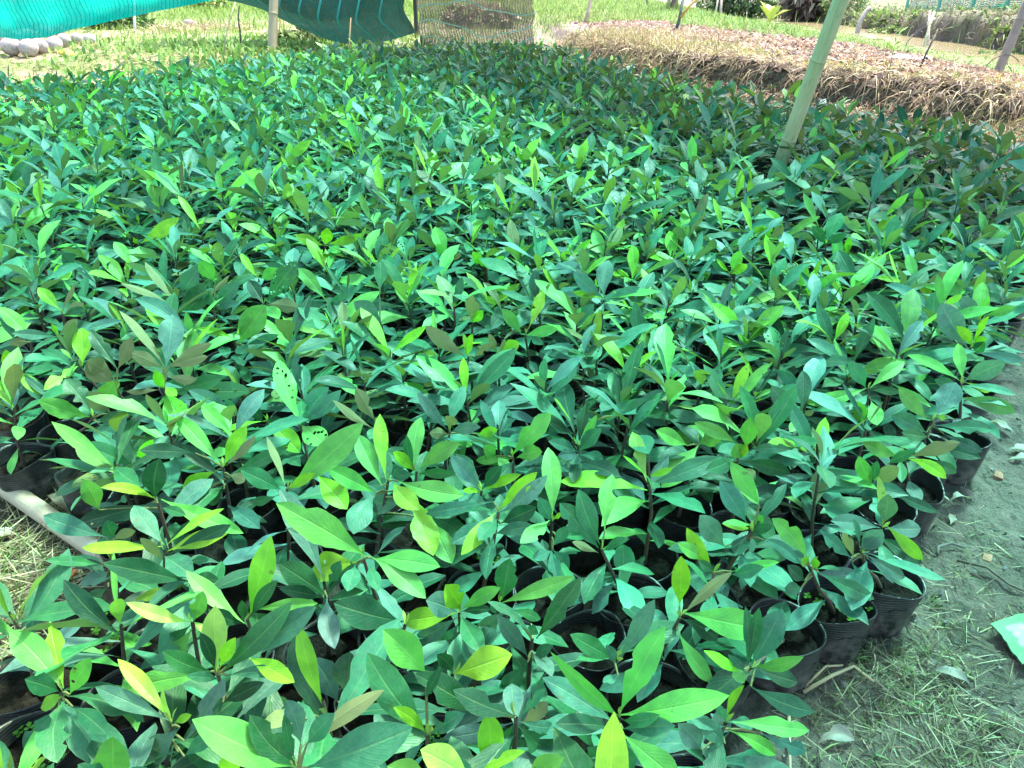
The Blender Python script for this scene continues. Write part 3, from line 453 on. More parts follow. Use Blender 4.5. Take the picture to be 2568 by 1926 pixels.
def gen_plant(rng, look, res=0, mbf=None, mby=None, mbs=None, off=np.zeros(3), rz=0.0, mf=0, ms=0, scl=1.0):
    """random seedling around the origin; foliage, young leaves and stem go to three builders"""
    H = rng.uniform(.285, .375) * (1 if scl == 1 else scl); lean = rng.normal(0, .018, 2)
    base = np.array([rng.normal(0, .008), rng.normal(0, .008), .10]); top = np.array([base[0] + lean[0], base[1] + lean[1], H])
    midp = (base + top) / 2 + np.append(rng.normal(0, .007, 2), 0)
    sp = [base, base * .5 + midp * .5 + [0, 0, 0], midp, midp * .45 + top * .55, top]
    sp = np.array([off + rot_z(p, rz) for p in sp])
    tube(mbs, sp, np.linspace(.0052, .0028, 5), 7 if res == 0 else 4, jit((.085, .07, .05, 0), rng), ms, cap=False)
    nv, nu = ((9, 5) if res == 0 else (5, 3))
    n = rng.integers(14, 19) if res == 0 else rng.integers(11, 15); a0 = rng.uniform(0, 6.28)
    for k in range(n):
        f = k / (n - 1)                               # 0 = top
        a = a0 + k * 2.39996 + rng.normal(0, .25)
        zz = H - (f ** 1.6) * (H - .145) + rng.normal(0, .006)
        q = np.interp(zz, [.10, (.10 + H) / 2, H], [0, 1, 2]); p = (base * max(0, 1 - q) + midp * (1 - abs(q - 1)) + top * max(0, q - 1))
        el = np.interp(f, [0, .12, .35, .7, 1], [1.05, .62, .34, .06, -.16]) + rng.normal(0, .2)
        L = scl * np.interp(f, [0, .15, .4, .75, 1], [.115, .168, .185, .148, .10]) * rng.uniform(.75, 1.25)
        if rng.random() < .12 and f < .3: L *= .45
        d = np.array([math.cos(a) * math.cos(el), math.sin(a) * math.cos(el), math.sin(el)])
        nrm = np.array([-math.cos(a) * math.sin(el), -math.sin(a) * math.sin(el), math.cos(el)])
        nrm = nrm + np.cross(d, nrm) * rng.normal(0, .35)
        young = (f < .14 and rng.random() < {'lime': .95, 'mixed': .5, 'teal': .08, 'dark': .2}[look]) or (f < .32 and look == 'lime' and rng.random() < .5)
        if young: c = 'y' if rng.random() < .62 else ('Y' if rng.random() < .2 else 'l')
        else:
            pr = {'lime': (.36, .30, .10, .18, .04, .02), 'mixed': (.17, .31, .16, .26, .07, .03), 'teal': (.05, .15, .13, .40, .25, .02), 'dark': (.06, .27, .36, .22, .06, .03)}[look]
            c = rng.choice(list('lgdtbu'), p=pr)
        W = L * rng.uniform(.25, .335) * (.8 if young and f < .08 else 1)
        if f < .08 and rng.random() < .5: W *= .4
        b0 = off + rot_z(p, rz); t0 = off + rot_z(p + d * L, rz)
        leaf(mby if young else mbf, b0, t0, rot_z(nrm, rz), W, rng, nv, nu, rng.uniform(.02, .10) * (1 if f > .1 else .3), rng.uniform(.08, .32), rng.uniform(.015, .06),
             rng.normal(0, .03), 2 if (res == 0 and rng.random() < .22) else 0, jit(c, rng), mf + (1 if res == 0 and rng.random() < .07 else 0), rng.normal(0, .25))
    return H

# ------------------------------------------------------------------ where the pots stand
def wpt(px, py): return P(px, py, 0)[:2]
BED = np.array([wpt(1800, 2250), wpt(1900, 1850), wpt(1960, 1640), wpt(2070, 1520), wpt(2250, 1265), wpt(2370, 1080), wpt(2490, 870), wpt(2610, 715),
                (3.25, 4.5), (3.5, 5.2), (3.35, 5.8), (2.9, 6.65), (2.3, 7.5), (1.76, 8.76), (1.13, 10.7), (.6, 13.0), (-2.4, 13.1), (-3.0, 11.2), (-4.4, 8.9), (-6.4, 7.8), (-7.5, 7.0),
                (-3.0, 2.9), wpt(-60, 1200), wpt(60, 1240), wpt(190, 1290), wpt(330, 1400), wpt(380, 1560), wpt(200, 1700), wpt(60, 1830), wpt(-250, 1830), (-1.3, .55), (-.2, .45)])
def inside(poly, x, y):
    r = np.zeros(np.shape(x), bool); n = len(poly); j = n - 1
    for i in range(n):
        (xi, yi), (xj, yj) = poly[i], poly[j]
        r ^= ((yi > y) != (yj > y)) & (x < (xj - xi) * (y - yi) / (yj - yi + 1e-12) + xi); j = i
    return r

heroes = []
for (w, ax, ay, hz, label, ls, potpx) in HERO:
    x0, y0, sc = WIN[w]; S = lambda x, y, x0=x0, y0=y0, sc=sc: (x0 + x * sc, y0 + y * sc)
    rng = np.random.default_rng(abs(hash((ax, ay))) % 99991)
    hz = hz * .82; A3 = P(*S(ax, ay), hz)
    if potpx: B2 = P(*S(*potpx), POT_H)[:2]; fix = 1.0
    else: B2 = A3[:2] + rng.normal(0, .02, 2); fix = .15
    heroes.append(dict(S=S, sc=sc, apex=A3, base=B2.copy(), fix=fix, label=label, leaves=ls, rng=rng))
hb = np.array([h['base'] for h in heroes]); hf = np.array([h['fix'] for h in heroes])
hb0 = hb.copy()
for it in range(200):
    d = hb[:, None] - hb[None]; r = np.linalg.norm(d, axis=-1) + np.eye(len(hb)) * 9
    push = np.where((r < .166)[..., None], d / (r[..., None] + 1e-6) * (.166 - r)[..., None] * .5, 0)
    wgt = (1.02 - hf)[:, None] / ((1.02 - hf)[:, None] + (1.02 - hf)[None]); hb = hb + (push * wgt[..., None]).sum(1) * .8 + (hb0 - hb) * (.04 + .16 * (hf > .5))[:, None]
for h, b in zip(heroes, hb): h['base'] = b

e1 = unit(np.array([2.64, 3.6])); e2 = np.array([-e1[1], e1[0]]); SP = .180
grid = []
for i in range(-80, 90):
    for j in range(-80, 90):
        p = np.array([.2, .5]) + e1 * SP * (i + .5 * (j & 1)) + e2 * SP * .866 * j
        grid.append(p + RNG.normal(0, .012, 2))
grid = np.array(grid); grid = grid[inside(BED, grid[:, 0], grid[:, 1])]
POST = wpt(1916, 520)
grid = grid[np.linalg.norm(grid - POST, axis=1) > .15]
for k_ in (.10, .2, .3, .42, .55, .68): grid = grid[np.linalg.norm(grid - POST * (1 - k_ / np.linalg.norm(POST)), axis=1) > .15]
grid = grid[np.min(np.linalg.norm(grid[:, None] - hb[None], axis=-1), axis=1) > .120]
gaps = [wpt(1950, 720), wpt(2340, 580), wpt(1480, 470), wpt(2080, 640), wpt(1330, 340)]
for g in gaps: grid = grid[np.linalg.norm(grid - g, axis=1) > .17]
for it in range(60):      # let the loose pots settle between the measured ones
    allp = np.vstack([grid, hb]); d = grid[:, None] - allp[None]; r = np.linalg.norm(d, axis=-1); r[np.arange(len(grid)), np.arange(len(grid))] = 9
    push = np.where((r < .164)[..., None], d / (r[..., None] + 1e-6) * (.164 - r)[..., None] * .4, 0).sum(1); grid = grid + push
grid = grid[inside(BED, grid[:, 0], grid[:, 1])]
allp = np.vstack([grid, hb]); r = np.linalg.norm(grid[:, None] - allp[None], axis=-1); r[np.arange(len(grid)), np.arange(len(grid))] = 9
r[:, :len(grid)] = np.where(np.tril(np.ones((len(grid), len(grid))), -1) > 0, r[:, :len(grid)], 9); grid = grid[r.min(1) > .112]
px, py, tt = proj(np.column_stack([grid, np.full(len(grid), .30)]))
vis = (px > -110) & (px < 2680) & (py < 2150) & (tt > .3)
grid = grid[vis]; tt = tt[vis]; px = px[vis]; py = py[vis]
order = np.argsort(tt); grid, tt, px, py = grid[order], tt[order], px[order], py[order]

# ------------------------------------------------------------------ seedlings as things
POTS = [make_pot(np.random.default_rng(k)).mesh('pot', M['pot']) for k in range(8)]
SOILS = [make_soil(np.random.default_rng(50 + k)).mesh('soil', M['soil']) for k in range(6)]
SOIL_RED = make_soil(np.random.default_rng(77), red=1.0).mesh('soil', M['soil'])
LEAFM = [M['leaf'], M['holed']]
def pot_parts(root, rng, red=False):
    o = link('pot', POTS[rng.integers(len(POTS))], root); o.rotation_euler[2] = rng.uniform(0, 6.28)
    s = link('soil', SOIL_RED if red else SOILS[rng.integers(len(SOILS))], root); s.rotation_euler[2] = rng.uniform(0, 6.28)

def solve_tip(b, tpx, L, want):
    d = ray(*tpx); du = unit(d); oc = CAM - b; B = du.dot(oc); C = oc.dot(oc) - L * L; D = B * B - C
    if D <= 0: return CAM + du * (-B)
    best = None
    for s in (-B - math.sqrt(D), -B + math.sqrt(D)):
        p = CAM + du * s; el = math.asin(np.clip((p[2] - b[2]) / L, -1, 1)); e = abs(el - want)
        if best is None or e < best[0]: best = (e, p)
    return best[1]

for k, h in enumerate(heroes):
    rng = h['rng']; A3 = h['apex']; base = np.array([*h['base'], 0.0])
    root = thing('potted_seedling', base, h['label'], 'seedling', 'potted seedlings in the front of the bed')
    pot_parts(root, rng, red=(k == 0))
    ta = proj(A3)[2]; mf, my, ms = MB(), MB(), MB(); a = A3 - base
    p0 = np.array([0, 0, .10]); mid = np.array([a[0] * .55, a[1] * .55, .10 + (a[2] - .10) * .55]) + np.append(rng.normal(0, .006, 2), 0)
    tube(ms, [p0, p0 * .6 + mid * .4 + [0, 0, .01], mid, mid * .4 + a * .6, a], np.linspace(.0056, .0032, 5), 8, jit((.085, .068, .05, 0), rng), 0, cap=False)
    nst = np.array([p0, mid, a])
    for L_ in h['leaves'].split(';'):
        q = L_.split(); bx, by, tx, ty, w = map(float, q[:5]); c, fl = q[5][0], q[5][1:]
        b = Pd(*h['S'](bx, by), ta) ; tp = h['S'](tx, ty)
        bp = h['S'](bx, by); lp = math.hypot(tp[0] - bp[0], tp[1] - bp[1])
        dirx, diry = (tp[0] - bp[0]) / (lp + 1e-6), (tp[1] - bp[1]) / (lp + 1e-6)
        Lm = lp / FPX * ta; L = max(Lm * 1.08, min(.12, Lm * 1.6))
        want = {True: .35, False: .0}[diry < 0] + (-diry) * .55
        tip = solve_tip(b, tp, L, want); tip[2] = max(tip[2], .03)
        L = np.linalg.norm(tip - b); W0 = w * h['sc'] / FPX * ta; W = max(W0 * 1.1, .19 * L)
        ax = unit(tip - b); tc = CAM - (b + tip) / 2; n0 = unit(tc - ax * tc.dot(ax)); s0 = np.cross(ax, n0)
        ro = math.acos(min(1, W0 * 1.1 / W)); ro = max(ro, rng.uniform(.0, .3))
        cand = [n0 * math.cos(r_) + s0 * math.sin(r_) for r_ in (ro, -ro)]
        n = max(cand, key=lambda v: v[2])
        if c == 'u': n = -min(cand, key=lambda v: v[2]) if False else -n
        mb = my if c in 'yY' else mf
        arch = rng.uniform(.015, .07)
        if c == 'u': arch = -abs(arch) * .5
        if 'k' in fl: arch = .22
        col = jit(c, rng, .10)
        m = 1 if 'h' in fl else 0
        leaf(mb, b - base, tip - base, n, W, rng, 22 if 'c' in fl else 15, 9, arch, rng.uniform(.06, .22), rng.uniform(.02, .06), rng.normal(0, .025),
             4 if 'c' in fl else (1 if rng.random() < .15 else 0), col, m, rng.normal(0, .12) + (1.2 if 'k' in fl else 0))
        if 's' in fl: # scorched patch
            pass
        # short stalk joining a leaf that starts away from the stem
        bb = b - base; f = np.clip((bb[2] - .10) / (a[2] - .10), 0, 1); sp = p0 * (1 - f) + a * f if f > .6 else p0 * (1 - f / .6) + mid * (f / .6) if f < .6 else mid
        if np.linalg.norm(sp - bb) > .012: tube(ms, [sp, (sp + bb) / 2 + [0, 0, .004], bb], [.0026, .0022, .0016], 6, (.14, .16, .06, 0), 0, cap=False)
    # older leaves low on the stem
    for q in range(rng.integers(9, 14) if h['fix'] < .5 else 3):
        f = rng.uniform(.25, .88); p = p0 * (1 - f) + a * f; az = rng.uniform(0, 6.28); el = rng.normal(-.05, .2); L = rng.uniform(.085, .165)
        d = np.array([math.cos(az) * math.cos(el), math.sin(az) * math.cos(el), math.sin(el)])
        leaf(mf, p, p + d * L, (0, 0, 1) + rng.normal(0, .2, 3), L * rng.uniform(.3, .38), rng, 9, 5, rng.uniform(.03, .09), .2, .04, 0, 2 if rng.random() < .3 else 0, jit(rng.choice(list('tdgb'), p=[.36, .24, .28, .12]), rng), 0, rng.normal(0, .2))
    # bud
    for q in range(2):
        dd = unit(rng.normal(0, .25, 3) + [0, 0, 1]); leaf(my, a, a + dd * .028, rng.normal(0, 1, 3), .007, rng, 5, 3, .05, .5, 0, col=jit('Y', rng))
    ms.build('stem', M['stem'], root); mf.build('foliage', LEAFM, root)
    my.build('young_leaves', LEAFM, root, label='bright lime and yellow young leaves')
    if k in (14, 18, 31, 61, 24, 38, 20, 57):
        for at, nn in (((.035, -.025, .103), 9), ((-.035, .03, .103), 6)):
            sp_ = MB(); make_sprout(sp_, rng, np.array(at), nn); sp_.build('weed', M['blade'], root, label='tiny clover like weed in the pot')

LOOK = dict(lime='seedling with bright lime new leaves', mixed='seedling with fresh and dark green leaves',
            teal='dusty blue green seedling', dark='dark green glossy seedling')
VARS = {}
for look, n in (('lime', 10), ('mixed', 12), ('teal', 8), ('dark', 6)):
    VARS[look] = []
    for k in range(n):
        rng = np.random.default_rng(900 + k * 7 + len(look)); mf, my, ms = MB(), MB(), MB()
        gen_plant(rng, look, 0, mf, my, ms)
        VARS[look].append((mf.mesh('foliage', LEAFM), my.mesh('young_leaves', LEAFM) if my.n else None, ms.mesh('stem', M['stem'])))
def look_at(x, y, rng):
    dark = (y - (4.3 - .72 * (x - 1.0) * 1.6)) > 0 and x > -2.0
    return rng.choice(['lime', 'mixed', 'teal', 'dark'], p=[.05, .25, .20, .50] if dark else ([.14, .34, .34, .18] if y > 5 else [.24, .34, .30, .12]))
ROWN = ['in the front rows', 'just behind the front', 'in the middle rows', 'in the farther rows', 'in the far rows']
COLN = ['at the left side', 'left of centre', 'near the centre', 'right of centre', 'at the right side']
NIND = 300 - len(heroes)
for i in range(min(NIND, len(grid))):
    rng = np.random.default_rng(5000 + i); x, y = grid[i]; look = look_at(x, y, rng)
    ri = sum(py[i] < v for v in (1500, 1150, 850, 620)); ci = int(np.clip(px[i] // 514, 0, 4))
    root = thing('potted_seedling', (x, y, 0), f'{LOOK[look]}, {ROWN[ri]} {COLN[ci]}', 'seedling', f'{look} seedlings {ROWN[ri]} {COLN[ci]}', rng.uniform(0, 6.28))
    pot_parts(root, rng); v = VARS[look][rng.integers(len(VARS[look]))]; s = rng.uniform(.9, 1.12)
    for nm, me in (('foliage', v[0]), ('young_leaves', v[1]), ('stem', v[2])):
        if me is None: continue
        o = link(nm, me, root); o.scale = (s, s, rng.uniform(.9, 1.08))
# the rest of the bed, past the three hundred nearest
mb = MB()
for i in range(NIND, len(grid)):
    rng = np.random.default_rng(5000 + i); x, y = grid[i]; o = np.array([x, y, 0])
    make_pot(rng, 12, 4, 2, mb, o); make_soil(rng, 10, 3, 3, mb, o)
    gen_plant(rng, look_at(x, y, rng), 1, mb, mb, mb, o, rng.uniform(0, 6.28), 0, 4, rng.uniform(.95, 1.28))
if mb.n:
    o = mb.build('far_seedlings', [M['leaf'], M['holed'], M['pot'], M['soil'], M['stem']])
    tag(o, 'dense mass of dark green potted seedlings filling the far part of the bed', 'seedlings', None, 'stuff')
print('POTS', len(heroes), len(grid), 'faces', len(o.data.polygons))
# ------------------------------------------------------------------ terrain
EDGE = np.array([(7.5, 2.4), (5.2, 5.6), (4.35, 7.1), (3.7, 8.5), (2.86, 9.7), (1.8, 11.5), (1.25, 13.3), (1.0, 15.5), (.8, 40)])
def edge_dist(x, y):
    best = np.full(np.shape(x), 1e9); sg = np.zeros(np.shape(x))
    for a, b in zip(EDGE[:-1], EDGE[1:]):
        d = b - a; L2 = d.dot(d); t = np.clip(((x - a[0]) * d[0] + (y - a[1]) * d[1]) / L2, 0, 1)
        qx, qy = a[0] + t * d[0], a[1] + t * d[1]; r = np.hypot(x - qx, y - qy); c = d[0] * (y - a[1]) - d[1] * (x - a[0])
        u = r < best; best = np.where(u, r, best); sg = np.where(u, np.where(c < 0, 1, -1), sg)
    return best * sg
WATER_Z = .03
def terrain(x, y):
    d = edge_dist(x, y); n = fbm(x * 1.7, y * 1.7); n2 = fbm(x * 7 + 3, y * 7)
    h = .018 * (fbm(x * 3, y * 3) - .5)
    # left lawn rises gently
    lawn = sstep(.2, 2.6, y - np.interp(x, [-9, -4.5, -3.4, -2.4, 1.0], [10.2, 10.6, 12.0, 13.4, 13.4])) * sstep(1.6, .2, x)
    h = h + .30 * lawn
    bank = .35 * sstep(-.95, -.2, d) + .65 * sstep(-.28, .10, d + (n - .5) * .35 + (n2 - .5) * .30)
    top = .46 + .10 * (n - .5) + .10 * (n2 - .5) * sstep(1.6, .3, d)
    top = top - .38 * sstep(4.8, 7.6, x)
    top = top - .55 * sstep(8.4, 8.95, x) * sstep(6, 9, y)
    far = sstep(9.95, 10.35, x + (n - .5) * .5) * sstep(6, 9, y)
    fh = .34 + .36 * sstep(25.5, 17.5, y)
    top = top + far * (.43 + fh + .35 * (n2 - .5) + .3 * (fbm(x * 2.6, y * 2.6) - .5)) + sstep(10.4, 12.2, x) * .12 * far
    h = np.where(d > -1.0, h * (1 - bank) + top * bank, h)
    return h
def relief(x, y):
    """small lumps, cracks and footprints close to the camera"""
    r = np.hypot(x, y); near = sstep(9, 3.5, r)
    z = .034 * (fbm(x * 9, y * 9) - .5) + .034 * (fbm(x * 26, y * 26, 3) - .5) * sstep(5, 2, r)
    ang = x * .6 - y * .8; z = z + .018 * (fbm(ang * 30, (x * .8 + y * .6) * 9, 3) - .5)
    return z * near
def gz(x, y): return terrain(x, y) + relief(x, y)

nth, nr = 620, 640
th = np.concatenate([np.linspace(-2.2, -.85, 50, endpoint=False), np.linspace(-.85, .85, nth), np.linspace(.85, 2.2, 51)[1:]])
rr = np.concatenate([[.25, .4], np.geomspace(.55, 45, nr), np.geomspace(50, 600, 24)])
Rg, Tg = np.meshgrid(rr, th, indexing='ij'); X = Rg * np.sin(Tg); Y = Rg * np.cos(Tg); Z = gz(X, Y)
# colour of the earth itself in each part of the place
d = edge_dist(X, Y); n = fbm(X * 2.2 + 9, Y * 2.2); n3 = fbm(X * 11, Y * 11 + 4)
def lerp(c, c2, f): return c * (1 - f[..., None]) + np.array(c2) * f[..., None]
C = np.zeros(X.shape + (3,)) + np.array([.175, .145, .115])
C = lerp(C, (.20, .178, .145), sstep(.48, .62, n) * .8)
C = lerp(C, (.085, .08, .066), sstep(.52, .66, n3) * .7)
leftf = sstep(-.75, -1.0, X) * sstep(4, 3, Y); C = lerp(C, (.115, .088, .066), leftf)
inb = inside(BED, X, Y).astype(float); C = lerp(C, (.075, .066, .052), inb * .8)
lawn = sstep(9.3, 10.2, Y) * sstep(1.8, .6, X) * (1 - inb); lawn = np.maximum(lawn, ((X < -2.5) & (Y > 6) & (inb < .5)).astype(float))
C = lerp(C, (.33, .27, .16), lawn); C = lerp(C, (.17, .21, .06), lawn * sstep(.42, .58, n))
bk = sstep(-1.1, -.5, d); C = lerp(C, (.20, .150, .115), bk)
C = lerp(C, (.30, .235, .165), sstep(.05, .25, d) * sstep(.35, .6, n3 * .5 + n * .5) * .9)
MUL = np.array([(6.2, 6.2), (5.45, 8.6), (4.85, 10.4), (4.4, 12.8), (3.85, 14.4), (2.6, 18.2)])
def mul_x(y): return np.interp(y, MUL[:, 1], MUL[:, 0])
mu = sstep(1.15, .75, np.abs(X - mul_x(Y)) / (1 + .02 * Y)) * (d > .25); C = lerp(C, (.22, .145, .11), mu)
gr = sstep(.75, 1.2, X - mul_x(Y)) * (d > .3) * sstep(9.4, 8.9, X); C = lerp(C, (.15, .22, .055), gr)
C = lerp(C, (.075, .058, .045), sstep(9.6, 10.0, X) * (d > .3)); C = lerp(C, (.14, .16, .07), sstep(10.0, 10.6, X) * (d > .3) * sstep(.3, .5, n3))
far = sstep(19, 26, Rg); C = lerp(C, (.16, .21, .065), far * (X < 9) )
V = np.stack([X, Y, Z], -1).reshape(-1, 3); a, b = X.shape
i = np.arange(a - 1)[:, None] * b; j = np.arange(b - 1)[None]; Q = np.stack([i + j, i + b + j, i + b + j + 1, i + j + 1], -1).reshape(-1, 4)[:, ::-1]
mb = MB(); mb.add(V, Q, None, None, C.reshape(-1, 3))
def mat_ground():
    t = NT('ground'); at = t.n('Attribute', attribute_name='tint').outputs['Color']; tc = t.n('TexCoord').outputs['Object']
    n1 = t.noise(tc, 14.0, 8.0, .65); n2 = t.noise(tc, 70.0, 6.0, .7); n3 = t.noise(t.n('Mapping', {0: tc, 2: (0, 0, .7), 3: (30.0, 9.0, 9.0)}).outputs[0], 1.6, 6.0, .65)
    n4 = t.noise(tc, 260.0, 4.0, .7)
    g = t.rng(t.math('ADD', t.math('MULTIPLY', n1, .35), t.math('ADD', t.math('MULTIPLY', n2, .35), t.math('MULTIPLY', n4, .30))), .34, .66, .45, 1.5)
    c = t.mix(1.0, at, t.n('CombineColor', {0: g, 1: g, 2: g}).outputs[0], 'MULTIPLY')
    c = t.mix(t.rng(n3, .56, .66, 0, .7), c, (.05, .045, .036))
    h = t.math('ADD', t.math('ADD', t.math('MULTIPLY', n1, 1.2), t.math('MULTIPLY', n2, .5)), t.math('ADD', n3, t.math('MULTIPLY', n4, .22)))
    return t.done(t.pbsdf(Base_Color=c, Roughness=t.rng(n1, .35, .65, .6, .9), Normal=t.bump(h, 1.0, .03), Specular_IOR_Level=.35))
M['ground'] = mat_ground()
tag(mb.build('ground', M['ground']), None, None, None, 'structure')

def mat_water():
    t = NT('muddy_water'); tc = t.n('TexCoord').outputs['Object']
    return t.done(t.pbsdf(Base_Color=(.24, .195, .105), Roughness=.16, Specular_IOR_Level=.5, Normal=t.bump(t.noise(tc, 5.0, 3.0), .08, .02)))
mb = MB(); ys = np.linspace(8, 60, 40); xs = np.linspace(8.3, 11.2, 6); Xw, Yw = np.meshgrid(xs, ys, indexing='ij')
i = np.arange(5)[:, None] * 40; j = np.arange(39)[None]; Q = np.stack([i + j, i + 40 + j, i + 41 + j, i + j + 1], -1).reshape(-1, 4)
mb.add(np.stack([Xw, Yw, np.full(Xw.shape, WATER_Z)], -1).reshape(-1, 3), Q); tag(mb.build('water', mat_water()), None, None, None, 'structure')

# ------------------------------------------------------------------ blades, chips, scatter
def blades(mb, p, d, L, w, bend, col, m=0, seg=3):
    """tapered strips from p along d, each tip falling by bend*L"""
    p = np.asarray(p, float); N = len(p); d = unit(d); side = unit(np.cross(d, RNG.normal(0, 1, (N, 3)) * .5 + np.array([0, 0, .35])))
    v = np.linspace(0, 1, seg + 1); pts = p[:, None] + d[:, None] * (L[:, None] * v)[..., None]; pts[..., 2] -= (bend * L)[:, None] * v ** 2
    wd = w[:, None] / 2 * np.interp(v, [0, .4, 1], [.75, 1, .06])
    V = np.stack([pts - side[:, None] * wd[..., None], pts + side[:, None] * wd[..., None]], 2).reshape(-1, 3)
    k = 2 * (seg + 1); base = np.arange(N)[:, None] * k; s = np.arange(seg)[None] * 2
    Q = np.stack([base + s, base + s + 1, base + s + 3, base + s + 2], -1).reshape(-1, 4)
    mb.add(V, Q, None, None, np.repeat(np.asarray(col), k, 0), m)
def cmix(N, cols, p=None, s=.18):
    c = np.array(cols)[RNG.choice(len(cols), N, p=p)]; return np.clip(c * (1 + RNG.normal(0, s, (N, 1))) * (1 + RNG.normal(0, .06, (N, 3))), .004, 1)
def upward(N, tilt):
    a = RNG.uniform(0, 6.283, N); t = np.abs(RNG.normal(0, tilt, N)); return np.stack([np.cos(a) * np.sin(t), np.sin(a) * np.sin(t), np.cos(t)], -1)
def lying(N, el=.15):
    a = RNG.uniform(0, 6.283, N); e = RNG.normal(.05, el, N); return np.stack([np.cos(a) * np.cos(e), np.sin(a) * np.cos(e), np.sin(e)], -1)
def on(x, y, dz=0.0): return np.stack([x, y, gz(x, y) + dz], -1)
def stuff(name, mb, mat, label, cat, smooth=True): return tag(mb.build(name, mat, smooth=smooth), label, cat, None, 'stuff')
GREEN = [(.15, .26, .045), (.22, .34, .06), (.10, .19, .04), (.30, .38, .12)]
DRY = [(.46, .38, .22), (.36, .28, .17), (.54, .47, .31), (.28, .21, .13)]

# lawn on the left behind the bed
N = 80000; x = RNG.uniform(-20, 1.2, N); y = 8.2 + 34 * RNG.random(N) ** 1.5; k = (~inside(BED, x, y)) & (RNG.random(N) < .35 + .65 * sstep(.40, .58, fbm(x * 1.3 + 5, y * 1.3)))
x, y = x[k], y[k]; N = len(x); mb = MB(); hgt = RNG.uniform(.05, .15, N) * (1 + .9 * sstep(13.3, 15.5, y)) * (1 + .03 * np.maximum(y - 14, 0))
blades(mb, on(x, y), upward(N, .55), hgt, RNG.uniform(.006, .014, N) * (1 + .06 * np.maximum(y - 12, 0)), RNG.uniform(.1, .7, N), cmix(N, GREEN))
N = 5000; x = RNG.normal(-3.6, 1.6, N); y = RNG.normal(13.6, 1.5, N); k = ~inside(BED, x, y); x, y = x[k], y[k]; N = len(x)
blades(mb, on(x, y, .04), upward(N, .9), RNG.uniform(.10, .24, N), RNG.uniform(.03, .06, N), RNG.uniform(.2, .7, N), cmix(N, [(.17, .31, .07), (.24, .36, .13), (.12, .23, .05)]))
stuff('lawn_grass', mb, M['blade'], 'sunlit yellow green grass and broad leaved weeds behind the bed on the left', 'grass')
N = 15000; x = RNG.uniform(-11, .5, N); y = RNG.uniform(8.2, 15.5, N); k = (~inside(BED, x, y)) & (fbm(x * 1.3 + 5, y * 1.3) < .56); x, y = x[k], y[k]; N = len(x); mb = MB()
blades(mb, on(x, y, .015), lying(N, .2), RNG.uniform(.08, .22, N), RNG.uniform(.006, .011, N), RNG.uniform(0, .2, N), cmix(N, DRY))
N = 1500; q = P(500, 75, .3); x = RNG.normal(q[0], .55, N); y = RNG.normal(q[1], .55, N)
blades(mb, on(x, y, .03), lying(N, .45), RNG.uniform(.15, .4, N), RNG.uniform(.01, .018, N), RNG.uniform(0, .4, N), cmix(N, DRY))
stuff('lawn_straw', mb, M['straw'], 'dry straw lying in the grass behind the bed on the left', 'straw')

# bank beside the bed: hanging straw and roots, dry tussocks
def along_edge(N, lo, hi, y0=4.4, y1=15):
    x = RNG.uniform(-.5, 6.6, N * 6); y = RNG.uniform(y0, y1, N * 6); d = edge_dist(x, y); k = (d > lo) & (d < hi); return x[k][:N], y[k][:N]
mb = MB()
x, y = along_edge(16000, -.6, .35); N = len(x); dd = lying(N, .5); nrm = np.array([-.86, -.5, 0]); dd = dd * .7 + nrm * RNG.uniform(.1, .9, (N, 1)) + [0, 0, .25]
blades(mb, on(x, y, .02), dd, RNG.uniform(.12, .38, N), RNG.uniform(.004, .010, N), RNG.uniform(.4, 1.5, N), cmix(N, DRY + [(.22, .15, .10), (.16, .11, .08)]), seg=4)
x, y = along_edge(9000, .15, 1.1); N = len(x)
blades(mb, on(x, y, .01), lying(N, .35), RNG.uniform(.08, .24, N), RNG.uniform(.005, .010, N), RNG.uniform(.0, .5, N), cmix(N, DRY))
N = 3500; y = RNG.uniform(6.5, 17, N); x = mul_x(y) + RNG.normal(-.2, .7, N); k = edge_dist(x, y) > .2; x, y = x[k], y[k]; N = len(x)
blades(mb, on(x, y, .03), lying(N, .4), RNG.uniform(.08, .26, N), RNG.uniform(.006, .012, N), RNG.uniform(.0, .5, N), cmix(N, DRY))
x, y = along_edge(7500, -1.1, -.2, 4.4, 11); N = len(x)
blades(mb, on(x, y, .015), lying(N, .3), RNG.uniform(.08, .26, N), RNG.uniform(.004, .009, N), RNG.uniform(.0, .4, N), cmix(N, DRY[1:] + [(.2, .15, .11)]))
# tall bleached tussocks left end of the bank
N = 9000; x = RNG.normal(1.7, .7, N); y = RNG.uniform(10.8, 15.5, N); k = edge_dist(x, y) > -.25; x, y = x[k], y[k]; N = len(x)
blades(mb, on(x, y), upward(N, .75), RNG.uniform(.15, .42, N), RNG.uniform(.007, .013, N), RNG.uniform(.3, 1.2, N), cmix(N, DRY + [(.40, .42, .16)]), seg=4)
q = P(2470, 265, .42); N = 1500; x = RNG.normal(q[0] + .1, .30, N); y = RNG.normal(q[1], .28, N)
blades(mb, on(x, y), upward(N, .8), RNG.uniform(.12, .34, N), RNG.uniform(.005, .009, N), RNG.uniform(.4, 1.4, N), cmix(N, DRY + [(.5, .46, .18)]), seg=4)
stuff('dry_grass', mb, M['straw'], 'dry straw and roots hanging over the earth bank', 'straw')
mb = MB(); x, y = along_edge(6500, .25, 1.6, 6.0, 14); N = len(x); k = fbm(x * 2.5, y * 2.5) > .5; x, y = x[k], y[k]; N = len(x)
blades(mb, on(x, y), upward(N, .7), RNG.uniform(.05, .14, N), RNG.uniform(.007, .014, N), RNG.uniform(.2, .7, N), cmix(N, [(.34, .40, .12), (.25, .33, .08), (.42, .42, .10)]))
stuff('bank_grass', mb, M['blade'], 'sparse yellow green grass on top of the earth bank', 'grass')

